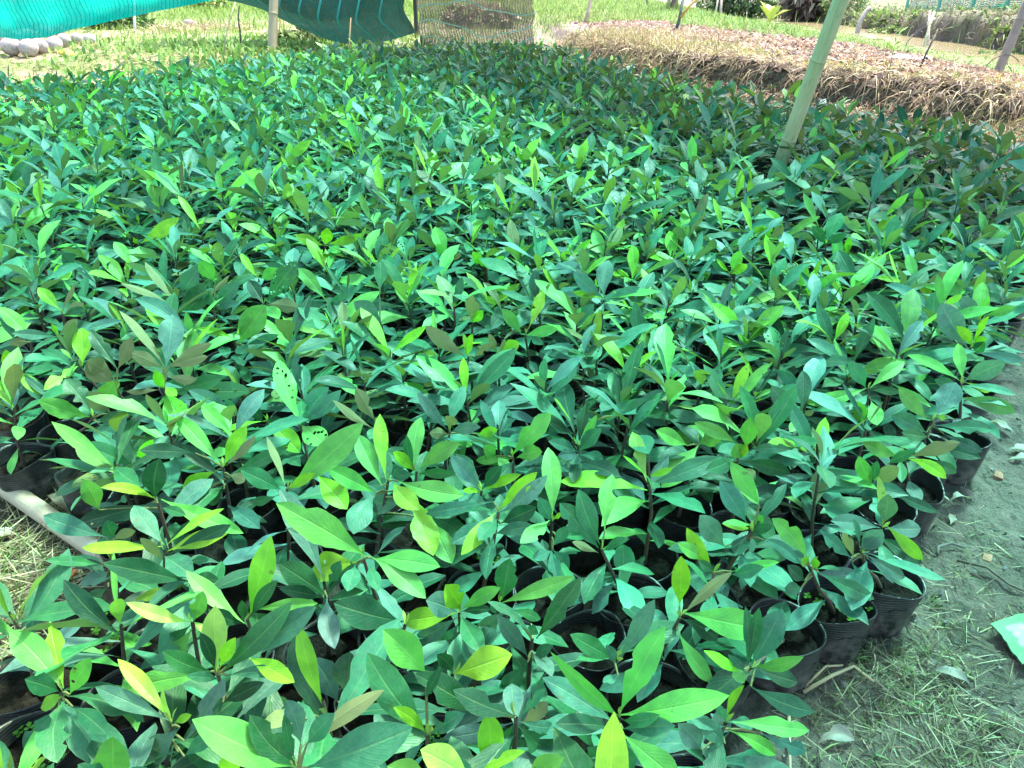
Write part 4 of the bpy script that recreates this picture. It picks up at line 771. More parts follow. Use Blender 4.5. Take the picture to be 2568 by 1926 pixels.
def lumps(mb, p, s, col):
    N = len(p); o = np.array([(1, 0, 0), (-1, 0, 0), (0, 1, 0), (0, -1, 0), (0, 0, .6), (0, 0, -.5)], float)[None] * (1 + RNG.normal(0, .3, (N, 6, 1)))
    o = o * s[:, None, None] * RNG.uniform(.5, 1.3, (N, 1, 3)); a = RNG.uniform(0, 6.28, N); c, sn = np.cos(a)[:, None], np.sin(a)[:, None]; e = RNG.normal(0, .5, N)[:, None]
    x = o[..., 0] * c - o[..., 1] * sn; y = o[..., 0] * sn + o[..., 1] * c; z = o[..., 2] + x * np.tan(np.clip(e, -1, 1)) * .6
    V = np.stack([x, y, z], -1) + p[:, None]
    F = np.array([(0, 2, 4), (2, 1, 4), (1, 3, 4), (3, 0, 4), (2, 0, 5), (1, 2, 5), (3, 1, 5), (0, 3, 5)])
    mb.add(V.reshape(-1, 3), None, (np.arange(N)[:, None, None] * 6 + F[None]).reshape(-1, 3), None, np.repeat(col, 6, 0))
mb = MB(); N = 15000; y = 6.2 + 13 * RNG.random(N) ** 1.2; x = mul_x(y) + RNG.normal(0, .52, N) * (1 + .02 * y); k = edge_dist(x, y) > .28; x, y = x[k], y[k]; N = len(x)
lumps(mb, on(x, y, .012), RNG.uniform(.018, .055, N), cmix(N, [(.29, .165, .12), (.37, .22, .165), (.22, .115, .08), (.38, .30, .25), (.13, .08, .06), (.32, .27, .22)], s=.25))
stuff('husk_mulch', mb, M['lump'], 'reddish brown husk mulch spread in a strip along the top of the bank', 'mulch', smooth=False)
# clods on the bank face and loose crumbs on the mud
mb = MB(); x, y = along_edge(6000, -.8, .2, 4.6, 13); N = len(x); lumps(mb, on(x, y, .01), RNG.uniform(.015, .06, N), cmix(N, [(.12, .085, .065), (.16, .12, .10), (.08, .055, .045)]))
stuff('bank_clods', mb, M['lump'], 'dark crumbly earth clods on the face of the bank', 'soil', smooth=False)
mb = MB(); N = 12000; x = RNG.uniform(.3, 4.2, N); y = RNG.uniform(.7, 6, N); k = ~inside(BED * 1.0, x, y); x, y = x[k], y[k]; N = len(x)
lumps(mb, on(x, y, .0), RNG.uniform(.002, .009, N) * RNG.choice([1, 1, 1, 1.8], N), cmix(N, [(.16, .155, .135), (.10, .095, .08), (.22, .215, .20), (.19, .15, .11)]))
stuff('mud_crumbs', mb, M['lump'], 'small crumbs of grey mud on the path right of the bed', 'mud', smooth=False)

# grass strip and bank of the ditch
mb = MB(); N = 60000; y = 6 + 32 * RNG.random(N) ** 1.3; x = RNG.uniform(.8, 8.6, N); k = (x > mul_x(y) + .8) | ((y > 18.5) & (x > .8)); x, y = x[k], y[k]; N = len(x)
sc_ = 1 + .035 * y
blades(mb, on(x, y), upward(N, .55), RNG.uniform(.05, .15, N) * sc_ * (1 - .70 * sstep(5.0, 7.6, x)), RNG.uniform(.007, .015, N) * sc_, RNG.uniform(.1, .7, N), cmix(N, [(.20, .31, .07), (.27, .37, .11), (.36, .42, .18), (.14, .23, .06)]))
N = 3500; y = RNG.uniform(7, 30, N); x = mul_x(y) + RNG.uniform(.8, 3.5, N); k = x < 7.6; x, y = x[k], y[k]; N = len(x)
blades(mb, on(x, y, .03), upward(N, 1.1), RNG.uniform(.05, .11, N), RNG.uniform(.03, .06, N), RNG.uniform(.1, .6, N), cmix(N, [(.24, .42, .15), (.32, .48, .22), (.17, .33, .06)]))
N = 160; y = RNG.uniform(10, 30, N); x = RNG.normal(8.6, .12, N)
blades(mb, on(x, y), upward(N, .3), RNG.uniform(.2, .55, N), RNG.uniform(.01, .016, N), RNG.uniform(.1, .4, N), cmix(N, [(.30, .38, .16), (.22, .34, .09)]))
stuff('grass_strip', mb, M['blade'], 'bright green grass between the mulch strip and the muddy ditch', 'grass')
mb = MB(); N = 24000; y = 9 + 24 * RNG.random(N); x = 10.05 + np.abs(RNG.normal(0, .9, N)); k = fbm(x * 1.6, y * 1.2) > .40; x, y = x[k], y[k]; N = len(x)
blades(mb, on(x, y, .0), upward(N, .8), RNG.uniform(.08, .26, N), RNG.uniform(.02, .05, N), RNG.uniform(.2, .8, N), cmix(N, [(.16, .23, .07), (.24, .30, .12), (.10, .16, .05), (.26, .25, .14), (.20, .34, .06)]))
N = 5000; y = RNG.uniform(9, 32, N); x = 10.0 + np.abs(RNG.normal(0, .5, N))
blades(mb, on(x, y, .0), lying(N, .7), RNG.uniform(.15, .45, N), RNG.uniform(.015, .03, N), RNG.uniform(.3, 1.2, N), cmix(N, [(.26, .22, .15), (.14, .11, .08), (.12, .17, .06)]))
stuff('ditch_weeds', mb, M['blade'], 'tangled weeds covering the far bank of the ditch', 'weeds')

# straw and grass at the lower left, sprigs on the mud at the lower right
mb = MB(); GAP = np.array([wpt(-150, 1000), wpt(60, 1160), wpt(190, 1260), wpt(260, 1400), wpt(150, 1560), wpt(60, 1640), wpt(-200, 1660)])
x = RNG.uniform(-2.4, -.6, 26000); y = RNG.uniform(.9, 3.2, 26000); k = inside(GAP, x, y); x, y = x[k], y[k]
dens = sstep(1.95, 1.62, y); k = RNG.random(len(x)) < .12 + dens * .85; x, y = x[k][:2600], y[k][:2600]; N = len(x)
blades(mb, on(x, y, .006), lying(N, .16), RNG.uniform(.05, .20, N), RNG.uniform(.0022, .0042, N), RNG.uniform(-.05, .15, N), cmix(N, [(.44, .40, .25), (.36, .31, .18), (.52, .49, .34), (.24, .21, .12)]), seg=4)
k = RNG.random(len(x)) < .28; x, y = x[k], y[k]; N = len(x)
blades(mb, on(x, y), upward(N, .8), RNG.uniform(.03, .10, N), RNG.uniform(.003, .005, N), RNG.uniform(.1, .7, N), cmix(N, [(.14, .24, .06), (.22, .33, .10)]), seg=4)
stuff('straw_litter', mb, M['straw'], 'dry straw and thin grass on the ground around the lying pole', 'straw')
mb = MB(); cx = []; 
for (a, b, n) in ((2230, 1640, 26), (2330, 1700, 20), (2180, 1760, 16), (2400, 1840, 14), (2280, 1880, 14), (2130, 1640, 10), (2420, 1560, 7), (2500, 1880, 10), (2370, 1335, 3), (2480, 1430, 4), (2550, 1330, 3), (2060, 1880, 8), (2300, 1580, 8)):
    for _ in range(n): q = wpt(a + RNG.normal(0, 70), b + RNG.normal(0, 55)); cx.append(q)
cx = np.array(cx); cx = cx[~inside(BED, cx[:, 0], cx[:, 1])]; rep = RNG.integers(3, 8, len(cx)); p = np.repeat(cx, rep, 0) + RNG.normal(0, .007, (rep.sum(), 2)); N = len(p)
blades(mb, on(p[:, 0], p[:, 1], -.002), upward(N, .95), RNG.uniform(.025, .085, N), RNG.uniform(.0025, .0048, N), RNG.uniform(.1, .8, N), cmix(N, [(.14, .24, .09), (.20, .28, .11), (.30, .33, .18), (.34, .30, .19)]), seg=4)
N = 1800; q = cx[RNG.integers(len(cx), size=N)] + RNG.normal(0, .10, (N, 2)); k = ~inside(BED, q[:, 0], q[:, 1]); q = q[k]; N = len(q)
blades(mb, on(q[:, 0], q[:, 1], .004), lying(N, .12), RNG.uniform(.02, .11, N), RNG.uniform(.0016, .0034, N), RNG.uniform(0, .1, N), cmix(N, [(.33, .29, .18), (.20, .17, .11), (.42, .39, .26), (.09, .08, .06)]), seg=3)
N = 520; x = RNG.uniform(.7, 4.0, N); y = RNG.uniform(.8, 5.0, N); k = ~inside(BED, x, y); x, y = x[k], y[k]; N = len(x)
blades(mb, on(x, y, .003), lying(N, .1), RNG.uniform(.03, .16, N), RNG.uniform(.002, .004, N), RNG.uniform(0, .1, N), cmix(N, [(.30, .27, .18), (.16, .14, .10), (.08, .07, .055)]), seg=4)
stuff('mud_grass', mb, M['blade'], 'sparse trodden grass and straw bits on the grey mud path', 'grass')

# ------------------------------------------------------------------ nets
M['roof_teal'] = mat_roofnet('teal_roof_net', (.28, .70, .62), (.04, .55, .45), .12)
M['pale_screen'] = mat_roofnet('added_pale_screen', (.60, .80, .62), (.40, .60, .45), .10)  # for the screen added to dim untinted sunlight at the front left
M['roof_dark'] = mat_roofnet('dark_roof_net', (.075, .10, .09), (.02, .05, .045), .10)
def slab_net(name, poly, z, mat, label, sag=.1, ctr=None):
    poly = np.array(poly, float); mb = MB(); c = poly.mean(0) if ctr is None else np.array(ctr); n = len(poly); K = 8; V = []
    for r in np.linspace(0, 1, K + 1)[1:]:
        for p in poly: q = c + (p - c) * r; V.append([q[0], q[1], z - sag * (1 - r * r)])
    V.append([*c, z - sag]); Q = []; T = []
    for k in range(K - 1):
        for i in range(n): i2 = (i + 1) % n; Q.append([k * n + i, (k + 1) * n + i, (k + 1) * n + i2, k * n + i2])
    for i in range(n): T.append([len(V) - 1, i, (i + 1) % n])
    mb.add(V, Q, T, np.array(V)[:, :2]); return tag(mb.build(name, mat), label, 'shade net')
SUN_AZ, SUN_EL = R(38), R(60)
sd = np.array([math.sin(SUN_AZ) * math.cos(SUN_EL), math.cos(SUN_AZ) * math.cos(SUN_EL), math.sin(SUN_EL)]); ZN = 2.35
sh = sd[:2] / sd[2] * (ZN - .4)
tealp = np.array([(-9, 4.6), (-3.0, 3.0), (-1.3, 1.95), (-.35, 1.15), (.35, .75), (1.2, -.2), (2.0, -3), (5.5, -3), (5.0, 1.2), (3.4, 2.6), (2.1, 3.5), (.3, 6.2), (-1.7, 9.9), (-2.65, 11.6), (-3.4, 11.5), (-4.4, 9.6), (-6.6, 8.4), (-9, 6.5)]) + sh
darkp = np.array([(5.0, 1.25), (4.6, 3.4), (3.95, 5.0), (3.4, 6.2), (2.6, 7.4), (1.9, 8.9), (1.2, 10.9), (.4, 13.2), (-2.5, 13.2), (-2.6, 11.6), (-1.66, 9.96), (.34, 6.26), (2.14, 3.56), (3.44, 2.66)]) + sh
slab_net('shade_net', tealp, ZN, M['roof_teal'], 'wide teal shade net stretched over most of the seedling bed', .1, np.array([-.8, 4.2]) + sh)
palep = np.array([(-9, 4.55), (-9, -3), (1.95, -3), (1.16, -.24), (.31, .71), (-.39, 1.11), (-1.33, 1.91), (-3.02, 2.95)]) + sh  # added unseen screen, no real net here: softens sunlight on the front left
slab_net('shade_net', palep, ZN - .06, M['pale_screen'], 'added unseen pale screen dimming sunlight over the front left corner of the bed', .1, np.array([-1.8, -.2]) + sh)
slab_net('shade_net', darkp, ZN + .12, M['roof_dark'], 'dark shade net stretched over the far right part of the bed', .05, np.array([1.4, 7.0]) + sh)

def sheet(grid3, uv, mb=None, m=0):
    g = np.asarray(grid3, float); a, b = g.shape[:2]; mb = mb or MB()
    i = np.arange(a - 1)[:, None] * b; j = np.arange(b - 1)[None]; Q = np.stack([i + j, i + b + j, i + b + j + 1, i + j + 1], -1).reshape(-1, 4)
    mb.add(g.reshape(-1, 3), Q, None, np.asarray(uv).reshape(-1, 2), (1, 1, 1), m); return mb
# hanging edge of the teal net, top left
M['net_teal'] = mat_net('hanging_teal_net', (.006, .52, .47), 24, 260, .95, (.003, .26, .21), transl=.55, linew=.10)
nu_, nv_ = 120, 24; g = np.zeros((nu_, nv_, 3)); uvs = np.zeros((nu_, nv_, 2))
for i in range(nu_):
    s = i / (nu_ - 1); pxx = -260 + s * 800; t = 7.4 + .9 * s; yb = np.interp(pxx, [-260, 0, 40, 110, 200, 350, 530, 545], [92, 94, 99, 95, 70, 36, 1, -2])
    bot = Pd(pxx, yb, t)
    for j in range(nv_):
        r = j / (nv_ - 1); z = bot[2] + (ZN - bot[2]) * r; fold = .035 * math.sin(s * 44 + r * 1.2) * (1 - .3 * r) + .05 * math.sin(s * 11 + 1) ; belly = .10 * math.exp(-((r - .08) / .09) ** 2)
        g[i, j] = [bot[0] + .02 * math.sin(r * 5 + s * 9), bot[1] + fold + belly, z]; uvs[i, j] = [s * 3.7, r * 1.5]
mb = sheet(g, uvs); nt_ = tag(mb.build('shade_net', M['net_teal']), 'bright teal shade net hanging above the grass at the top left', 'shade net')
# dark green net behind the bed
M['net_dark'] = mat_net('dark_green_net', (.014, .045, .038), 34, 60, .92, (.025, .11, .095), transl=.2, linew=.30)
M['stripe'] = mat_tint('teal_tape', .6, 20, .1, .1, translucent=.3)
BX = [500, 560, 600, 649, 692, 735, 793, 844, 890, 929, 960, 985, 1010, 1036]; BYY = [-6, 0, 8, 23, 43, 66, 91, 107, 112, 108, 104, 98, 90, 82]
def dnet(s, r, out=0.0):
    pxx = 500 + s * 536; t = 13.3; bot = Pd(pxx, np.interp(pxx, BX, BYY), t); z = bot[2] + (2.3 - bot[2]) * r
    belly = .28 * math.sin(math.pi * min(1, r * 2.2)) * math.sin(math.pi * s) ** .5
    return np.array([bot[0] + .05 * math.sin(r * 9 + 2) - .10 * math.exp(-((r - .2) / .12) ** 2), bot[1] - belly - out + .03 * math.sin(s * 30), z])
g = np.array([[dnet(i / 59, j / 29) for j in range(30)] for i in range(60)]); uvs = np.array([[(i / 59 * 3.2, j / 29 * 1.9) for j in range(30)] for i in range(60)])
root = sheet(g, uvs).build('shade_net', M['net_dark']); tag(root, 'dark green shade net with teal lines sagging behind the bed', 'shade net')
for pxx in (668, 727, 776, 822, 868, 914, 968):
    s0 = (pxx - 500) / 536; mb = MB(); g = []
    for j in range(26):
        r = j / 25 * .62; s1 = s0 + .045 * (1 - r / .62) - .018 * math.exp(-((r - .15) / .08) ** 2); w = .0045
        g.append([dnet(s1 - w, r, .012), dnet(s1 + w, r, .012)])
    mb.add(np.array(g).reshape(-1, 3), [[2 * k, 2 * k + 1, 2 * k + 3, 2 * k + 2] for k in range(25)], None, None, (.05, .36, .31)); mb.build('tape_line', M['stripe'], root)
# loose brown net beside it
M['net_brown'] = mat_net('brown_mesh_net', (.12, .105, .09), 24, 60, .66, None, transl=.25, linew=.16)
def bnet(s, r):
    t = 13.5 + .3 * s; bot = Pd(1052 + s * 286, 122 - 6 * math.sin(s * 7) , t); z = bot[2] + (2.2 - bot[2]) * r
    return np.array([bot[0] + .02 * math.sin(r * 30), bot[1] + .05 * math.sin(s * 14 + r * 6) + .04 * math.sin(r * 25), z + .03 * math.sin(s * 9) * math.sin(r * 12)])
g = np.array([[bnet(i / 39, j / 39) for j in range(40)] for i in range(40)]); uvs = np.array([[(i / 39 * 1.8, j / 39 * 1.9 + .05 * math.sin(i * .35)) for j in range(40)] for i in range(40)])
root = sheet(g, uvs).build('mesh_net', M['net_brown']); tag(root, 'loose brown mesh net with pale teal lines hanging behind the far seedlings', 'net')
for r0, ph in ((.33, 0), (.17, 1.3), (.045, 2.1)):
    mb = MB(); g = []
    for i in range(40):
        s = i / 39; r = r0 + .045 * math.sin(s * 5 + ph) + .01 * math.sin(s * 19); p = bnet(s, r) - [0, .02, 0]; g.append([p - [0, 0, .009], p + [0, 0, .009]])
    mb.add(np.array(g).reshape(-1, 3), [[2 * k, 2 * k + 2, 2 * k + 3, 2 * k + 1] for k in range(39)], None, None, (.22, .42, .36)); mb.build('tape_line', M['stripe'], root)
# fence net on the far bank of the ditch
M['net_fence'] = mat_net('fence_net', (.02, .07, .062), 7, 26, .45, (.10, .30, .25), transl=.3, linew=.12)
fy = np.linspace(25.3, 11.5, 60); FX = 11.7
def fbase(yy): return terrain(np.array([FX]), np.array([yy]))[0] + .02 + .05 * math.sin(yy * 1.3)
g = np.array([[(FX + .05 * math.sin(yy * 2 + r * 3), yy, fbase(yy) + r * 1.25) for r in np.linspace(0, 1, 8)] for yy in fy]); uvs = np.array([[(yy, r * 1.25) for r in np.linspace(0, 1, 8)] for yy in fy])
root = thing('net_fence', (FX, 18, fbase(18)), 'dark green net fence with teal strips on the far bank of the ditch', 'fence'); off = np.array(root.location)
sheet(g - off, uvs).build('net', M['net_fence'], root)
mb = MB(); gg = [[(FX - .01, yy, fbase(yy) - .02), (FX - .01, yy, fbase(yy) + .06)] for yy in fy]; mb.add(np.array(gg).reshape(-1, 3) - off, [[2 * k, 2 * k + 2, 2 * k + 3, 2 * k + 1] for k in range(59)], None, None, (.12, .52, .30)); mb.build('hem', M['stripe'], root)
for yy in (25.3, 23.4, 21.7, 20.2, 18.9, 17.5, 16.2, 14.6, 13.0):
    mb = MB(); b = np.array([FX - .03, yy, fbase(yy) - .12]); tube(mb, np.array([b, b + [0, .02, .7], b + [0, .03, 1.4]]) - off, .045, 8, (.16, .50, .40)); mb.build('post', M['plain'], root)
# ------------------------------------------------------------------ poles and stakes
def bamboo(name, p0, p1, r0, r1, nodes, mat, label, cat, hollow=False, sway=.006, seg=20, group=None):
    p0, p1 = np.array(p0), np.array(p1); root = thing(name, p0, label, cat, group); L = np.linalg.norm(p1 - p0); ax = unit(p1 - p0); s = unit(np.cross(ax, [0, 1, .3]))
    v = np.unique(np.concatenate([np.linspace(0, 1, 40)] + [[n - .012 / L, n - .005 / L, n, n + .005 / L, n + .012 / L] for n in nodes])); v = v[(v >= 0) & (v <= 1)]
    pts = ax * (v * L)[:, None] + s * (sway * np.sin(v * 4))[:, None]; rad = r0 + (r1 - r0) * v
    for n in nodes: dd = np.abs(v - n) * L; rad = rad * (1 + .05 * np.exp(-(dd / .012) ** 2) - .02 * np.exp(-((dd - .02) / .015) ** 2))
    mb = MB(); tube(mb, pts, rad, seg, (1, 1, 1), cap=not hollow); mb.build('culm', mat, root)
    for n in nodes:
        if not 0 < n < 1: continue
        mb = MB(); c = ax * n * L + s * sway * math.sin(n * 4); r = (r0 + (r1 - r0) * n) * 1.055
        tube(mb, [c - ax * .004, c - ax * .0015, c + ax * .0015, c + ax * .004], [r * .985, r * 1.02, r * 1.02, r * .985], seg, (.75, .72, .62)); mb.build('node_ring', mat, root)
    return root, ax, L, s
M['bamboo_green'] = mat_bamboo('green_bamboo', (.55, .46, .27), (.60, .52, .34), (.28, .28, .14), .5)
M['bamboo_brown'] = mat_bamboo('brown_bamboo', (.20, .165, .13), (.28, .235, .19), (.12, .10, .08), .6)
M['bamboo_grey'] = mat_bamboo('bleached_bamboo', (.52, .43, .34), (.44, .37, .28), (.34, .28, .22), .55)
M['bamboo_post'] = mat_bamboo('weathered_pole', (.40, .33, .20), (.33, .29, .17), (.22, .19, .12), .7)
b = P(1916, 520, -.02); tb = proj(b)[2]; up = Pd(2090, 57, tb * .845); ax = unit(up - b); Lb = 3.1
def node_at(px_, py_):
    best = None
    for v in np.linspace(0, 1, 400):
        x_, y_, _ = proj(b + ax * Lb * v); e = abs(y_ - py_)
        if best is None or e < best[0]: best = (e, v)
    return best[1]
bamboo('bamboo_post', b, b + ax * Lb, .047, .044, [node_at(0, 350), node_at(0, 152), node_at(0, 152) + .22, node_at(0, 152) + .47], M['bamboo_green'], 'thick pale green leaning bamboo post standing in the bed', 'bamboo post')
b2 = P(2468, 262, gz(np.array([3.9]), np.array([6.7]))[0] - .02); t2 = proj(b2)[2]; u2 = Pd(2566, 36, t2 * .97); ax2 = unit(u2 - b2)
r2, _, _, _ = bamboo('bamboo_post', b2, b2 + ax2 * 2.6, .050, .055, [.10, .36, .62, .86], M['bamboo_brown'], 'brown weathered leaning bamboo post on the bank at the right edge', 'bamboo post')
mb = MB(); c = ax2 * .42; tube(mb, [c + np.array([-.20 * math.cos(a), -.05, .17 * math.sin(a) - .03]) for a in np.linspace(-.3, 2.6, 14)], .005, 6, (.05, .045, .04)); tube(mb, [c + np.array([.07 + .06 * math.sin(a * 1.2), -.03, .02 - .06 * a]) for a in np.linspace(0, 1.6, 8)], .005, 6, (.05, .045, .04)); mb.build('tie_wire', M['plain'], r2)
# pole lying at the left, with its broken hollow end
e0 = P(262, 1392, .045); e1_ = P(-330, 985, .06)
rt, axp, Lp, sp_ = bamboo('bamboo_pole', e0, e1_, .0265, .031, [.16, .62], M['bamboo_grey'], 'bleached bamboo pole with a broken end lying beside the front left pots', 'bamboo pole', hollow=True)
mb = MB(); tube(mb, [axp * .004, axp * .10], [.0225, .022], 18, (.35, .30, .26), cap=False); tube(mb, [axp * -.035, axp * .003], [.023, .0265], 12, (.8, .75, .7), cap=False)
V = mb.V[-1]; ang = np.arange(12); keep = (ang % 12) < 8; V[:12] += axp * np.where(keep, .0, .034)[:, None] + RNG.normal(0, .002, (12, 3)); mb.build('broken_end', M['bamboo_grey'], rt)
# pale post behind the bed on the left
b = P(672, 140, .25); up = Pd(681, 0, proj(b)[2]); bamboo('wooden_post', b - [0, 0, .4], b + unit(up - b) * 2.2, .074, .070, [.42], M['bamboo_post'], 'pale vertical bamboo post beside the dark green net', 'post')
b = P(1046, 108, .2); bamboo('net_post', b - [0, 0, .35], b + [.02, 0, 2.0], .045, .045, [], mat_bamboo('dark_post', (.03, .04, .035), (.05, .06, .05), (.02, .03, .025)), 'dark post between the green net and the brown net', 'post')

def stick(name, pts, r, col, label, cat='stick', mat='wood', group=None):
    pts = np.array(pts, float); o = pts[0].copy(); mb = MB(); n = len(pts); tube(mb, pts - o, np.linspace(r, r * .7, n), 8, col)
    ob = mb.build(name, M[mat]); ob.location = tuple(o); return tag(ob, label, cat, group)
def gpt(px_, py_, z=.38, sink=.02): q = P(px_, py_, z); q[2] = gz(q[:1], q[1:2])[0] - sink; return q
def upto(base, px_, py_, tk=1.0): return Pd(px_, py_, proj(base)[2] * tk)
q = gpt(1467, 72, .36); u = upto(q, 1482, 0); stick('stake', [q, (q + u) / 2, u, u + (u - q) * .5], .045, (.33, .25, .20), 'short brownish stake in the dry grass right of the brown net', 'stake')
q = gpt(1690, 92); m1 = upto(q, 1706, 35); u = upto(q, 1714, 0)
stick('dark_stick', [q, (q + m1) / 2 + [.02, 0, 0], m1, u], .035, (.035, .06, .05), 'dark stick wrapped in torn green net standing in the mulch', 'stick')
u2 = upto(q, 1746, 0); stick('yellow_stalk', [m1 - [.0, .04, .06], m1 + (u2 - m1) * .6, u2, u2 + (u2 - m1) * .4], .028, (.38, .26, .07), 'yellow brown stalk leaning against the dark net wrapped stick', 'stalk')
q = gpt(1622, 26); stick('stake', [q, upto(q, 1623, -20)], .035, (.10, .13, .12), 'thin dark stake in the grass at the top', 'stake')
q = gpt(1795, 26); stick('stake', [q, upto(q, 1804, -25)], .035, (.50, .46, .36), 'left one of two pale stakes before the dark bushes', 'stake')
q = gpt(1809, 28); stick('stake', [q, upto(q, 1810, -25)], .045, (.46, .36, .30), 'right one of two pale stakes before the dark bushes', 'stake')
q = gpt(2340, 108, .1); u = upto(q, 2332, 26); stick('stake', [q - [0, 0, .2], (q + u) / 2, u], .035, (.42, .34, .29), 'upright pale stake standing in the muddy ditch', 'stake')
q2 = gpt(2313, 112, .1); u2 = upto(q2, 2343, 28); stick('stake', [q2 - [0, 0, .2], (q2 + u2) / 2, u2], .028, (.40, .42, .26), 'thin greenish stake crossing the upright stake in the ditch', 'stake')
c = Pd(2327, 57, proj(q)[2] * .99); stick('cross_piece', [c, c + (Pd(2344, 46, proj(q)[2] * .99) - c)], .03, (.62, .56, .50), 'short pale cross piece tied to the stakes in the ditch', 'stick')
q = gpt(2146, 78, .1); stick('dead_branch', [q - [0, 0, .2], upto(q, 2158, 50), upto(q, 2175, 25), upto(q, 2182, 18)], .07, (.30, .26, .23), 'grey bent dead branch leaning out of the ditch', 'branch')
q = gpt(2302, 186, .42); stick('dark_twig', [q, upto(q, 2320, 140), upto(q, 2337, 105), upto(q, 2346, 88)], .013, (.03, .03, .027), 'thin black twig standing in the mulch on the bank', 'twig', 'plain')
q = gpt(2266, 132, .42); u = upto(q, 2380, 25); stick('wire', [q, upto(q, 2275, 105), upto(q, 2300, 78), upto(q, 2345, 55), u], .006, (.05, .06, .05), 'thin dark bent wire rising from the mulch before the ditch', 'wire', 'plain')
q = P(557, 150, .25); stick('dry_stem', [q - [0, 0, .05], upto(q, 566, 95), upto(q, 577, 45), upto(q, 590, 5)], .012, (.34, .27, .19), 'thin pale dry stem left of the pale post', 'stem')
q = P(605, 135, .25); stick('dry_stem', [q - [0, 0, .05], upto(q, 602, 80), upto(q, 597, 45), upto(q, 600, 15)], .016, (.06, .06, .045), 'thin blackish dry stem beside the pale post', 'stem')
q = P(336, 82, .3); stick('pipe', [q - [0, 0, .1], upto(q, 337, 40), upto(q, 338, -10)], .032, (.56, .57, .60), 'short light grey pipe standing in the grass below the teal net', 'pipe', 'plain')
for px_, py_, tx, ty, lb in ((697, 105, 703, 50, 'first'), (712, 112, 712, 60, 'second'), (775, 118, 775, 80, 'third'), (880, 128, 876, 105, 'fourth')):
    q = P(px_, py_, .3); stick('cane', [q - [0, 0, .1], upto(q, tx, ty), upto(q, tx + 4, ty - 60)], .014, (.42, .31, .16), f'thin yellowish cane under the dark green net, {lb} of four from the left', 'cane')
# fallen root on the bank at the right, twigs on the ground
q = P(2375, 322, .02); stick('bare_root', [q, P(2440, 300, .06), P(2490, 285, .1), P(2545, 280, .1)], .012, (.50, .43, .37), 'pale bent root lying at the foot of the bank', 'root')

# stump of fleshy stems at the top, small bushes, plants on the ditch
def clump(px_, py_, zg, label):
    q = gpt(px_, py_, zg, .05); root = thing('stem_clump', q, label, 'plant')
    for k, (dx, lean, cc, r) in enumerate(((-.13, -.03, (.34, .33, .15), .055), (-.03, .02, (.16, .10, .09), .06), (.07, .06, (.30, .36, .16), .06), (.16, .22, (.36, .35, .18), .045), (.03, -.05, (.22, .20, .12), .05))):
        mb = MB(); p = np.array([dx, RNG.normal(0, .05), 0]); tube(mb, [p, p + [lean * .3, 0, .3], p + [lean, 0, .7], p + [lean * 2, .05, 1.3]], [r * 1.3, r, r * .9, r * .7], 10, cc); mb.build('stem', M['wood'], root)
    mb = MB(); N = 240; pp = np.stack([RNG.normal(0, .2, N), RNG.normal(-.05, .15, N), np.zeros(N)], -1); blades(mb, pp, upward(N, .5), RNG.uniform(.15, .5, N), RNG.uniform(.012, .02, N), RNG.uniform(.1, .5, N), cmix(N, GREEN)); mb.build('grass_tuft', M['blade'], root)
    mb = MB()
    for k in range(7):
        a = k * .9; p = np.array([.1 * math.cos(a), .1 * math.sin(a), 1.25]); d_ = np.array([math.cos(a), math.sin(a), .4]); leaf(mb, p, p + d_ * .9, (0, 0, 1), .2, RNG, 10, 5, .15, .2, .03, col=TINT['l'])
    mb.build('frond', M['leaf'], root)
clump(1687, 40, .36, 'clump of thick yellow green fleshy stems at the top of the photo')
def bush(px_, py_, z, wx, wy, h, n, cols, label, ls=(.06, .14), name='bush', t=None, cat='bush'):
    q = gpt(px_, py_, z, .05) if t is None else Pd(px_, py_, t); q[2] = gz(q[:1], q[1:2])[0] - .03
    root = thing(name, q, label, cat); mb = MB(); u = unit(RNG.normal(0, 1, (n, 3))) * RNG.uniform(.45, 1, (n, 1)) ** .5
    p = u * [wx, wy, h * .55] + [0, 0, h * .5]; p += (fbm(p[:, 0] * 4 + px_, p[:, 2] * 4) - .5)[:, None] * .5 * h * u; p[:, 2] = np.maximum(p[:, 2], .02)
    L = RNG.uniform(*ls, n); blades(mb, p, unit(u * .8 + RNG.normal(0, .6, (n, 3)) + [0, 0, .1]), L, L * RNG.uniform(.35, .55, n), RNG.uniform(.1, .6, n), cmix(n, cols, s=.3), seg=2); mb.build('foliage', M['blade'], root)
    mb = MB()
    for k in range(7):
        a = RNG.uniform(0, 6.28); tip = np.array([math.cos(a) * wx * .6, math.sin(a) * wy * .6, h * RNG.uniform(.5, .9)]); tube(mb, [[0, 0, -.05], tip * .4 + [0, 0, .05], tip], [.022, .016, .006], 6, (.12, .09, .07))
    mb.build('branches', M['wood'], root)
DKG = [(.03, .07, .022), (.05, .11, .03), (.09, .16, .05), (.02, .045, .018)]
MDG = [(.10, .17, .05), (.16, .24, .08), (.24, .30, .13), (.07, .11, .035)]
BRN = [(.22, .17, .14), (.14, .10, .085), (.30, .25, .20), (.08, .06, .05)]
bush(1850, 22, .36, 1.0, .7, 1.3, 1500, DKG, 'dark shady bush behind the two pale stakes', (.10, .22))
bush(1950, 20, .36, .8, .7, 1.2, 1100, DKG, 'dark bush behind the yellow leaved plant', (.10, .22))
bush(2040, 30, .3, 1.0, .7, 1.1, 1400, BRN, 'heap of dry brown fronds hanging over the head of the ditch', (.2, .4), 'frond_heap', None, 'fronds')
bush(2115, 26, .4, .7, .6, .75, 900, MDG, 'grey green bush on the far bank left of the net fence', (.08, .16))
bush(2250, 34, .5, .7, .4, .38, 700, MDG, 'low bush under the left end of the net fence', (.07, .15))
bush(2470, 58, .6, .9, .5, .42, 900, MDG, 'rounded low bush on the far bank toward the right edge', (.07, .15))
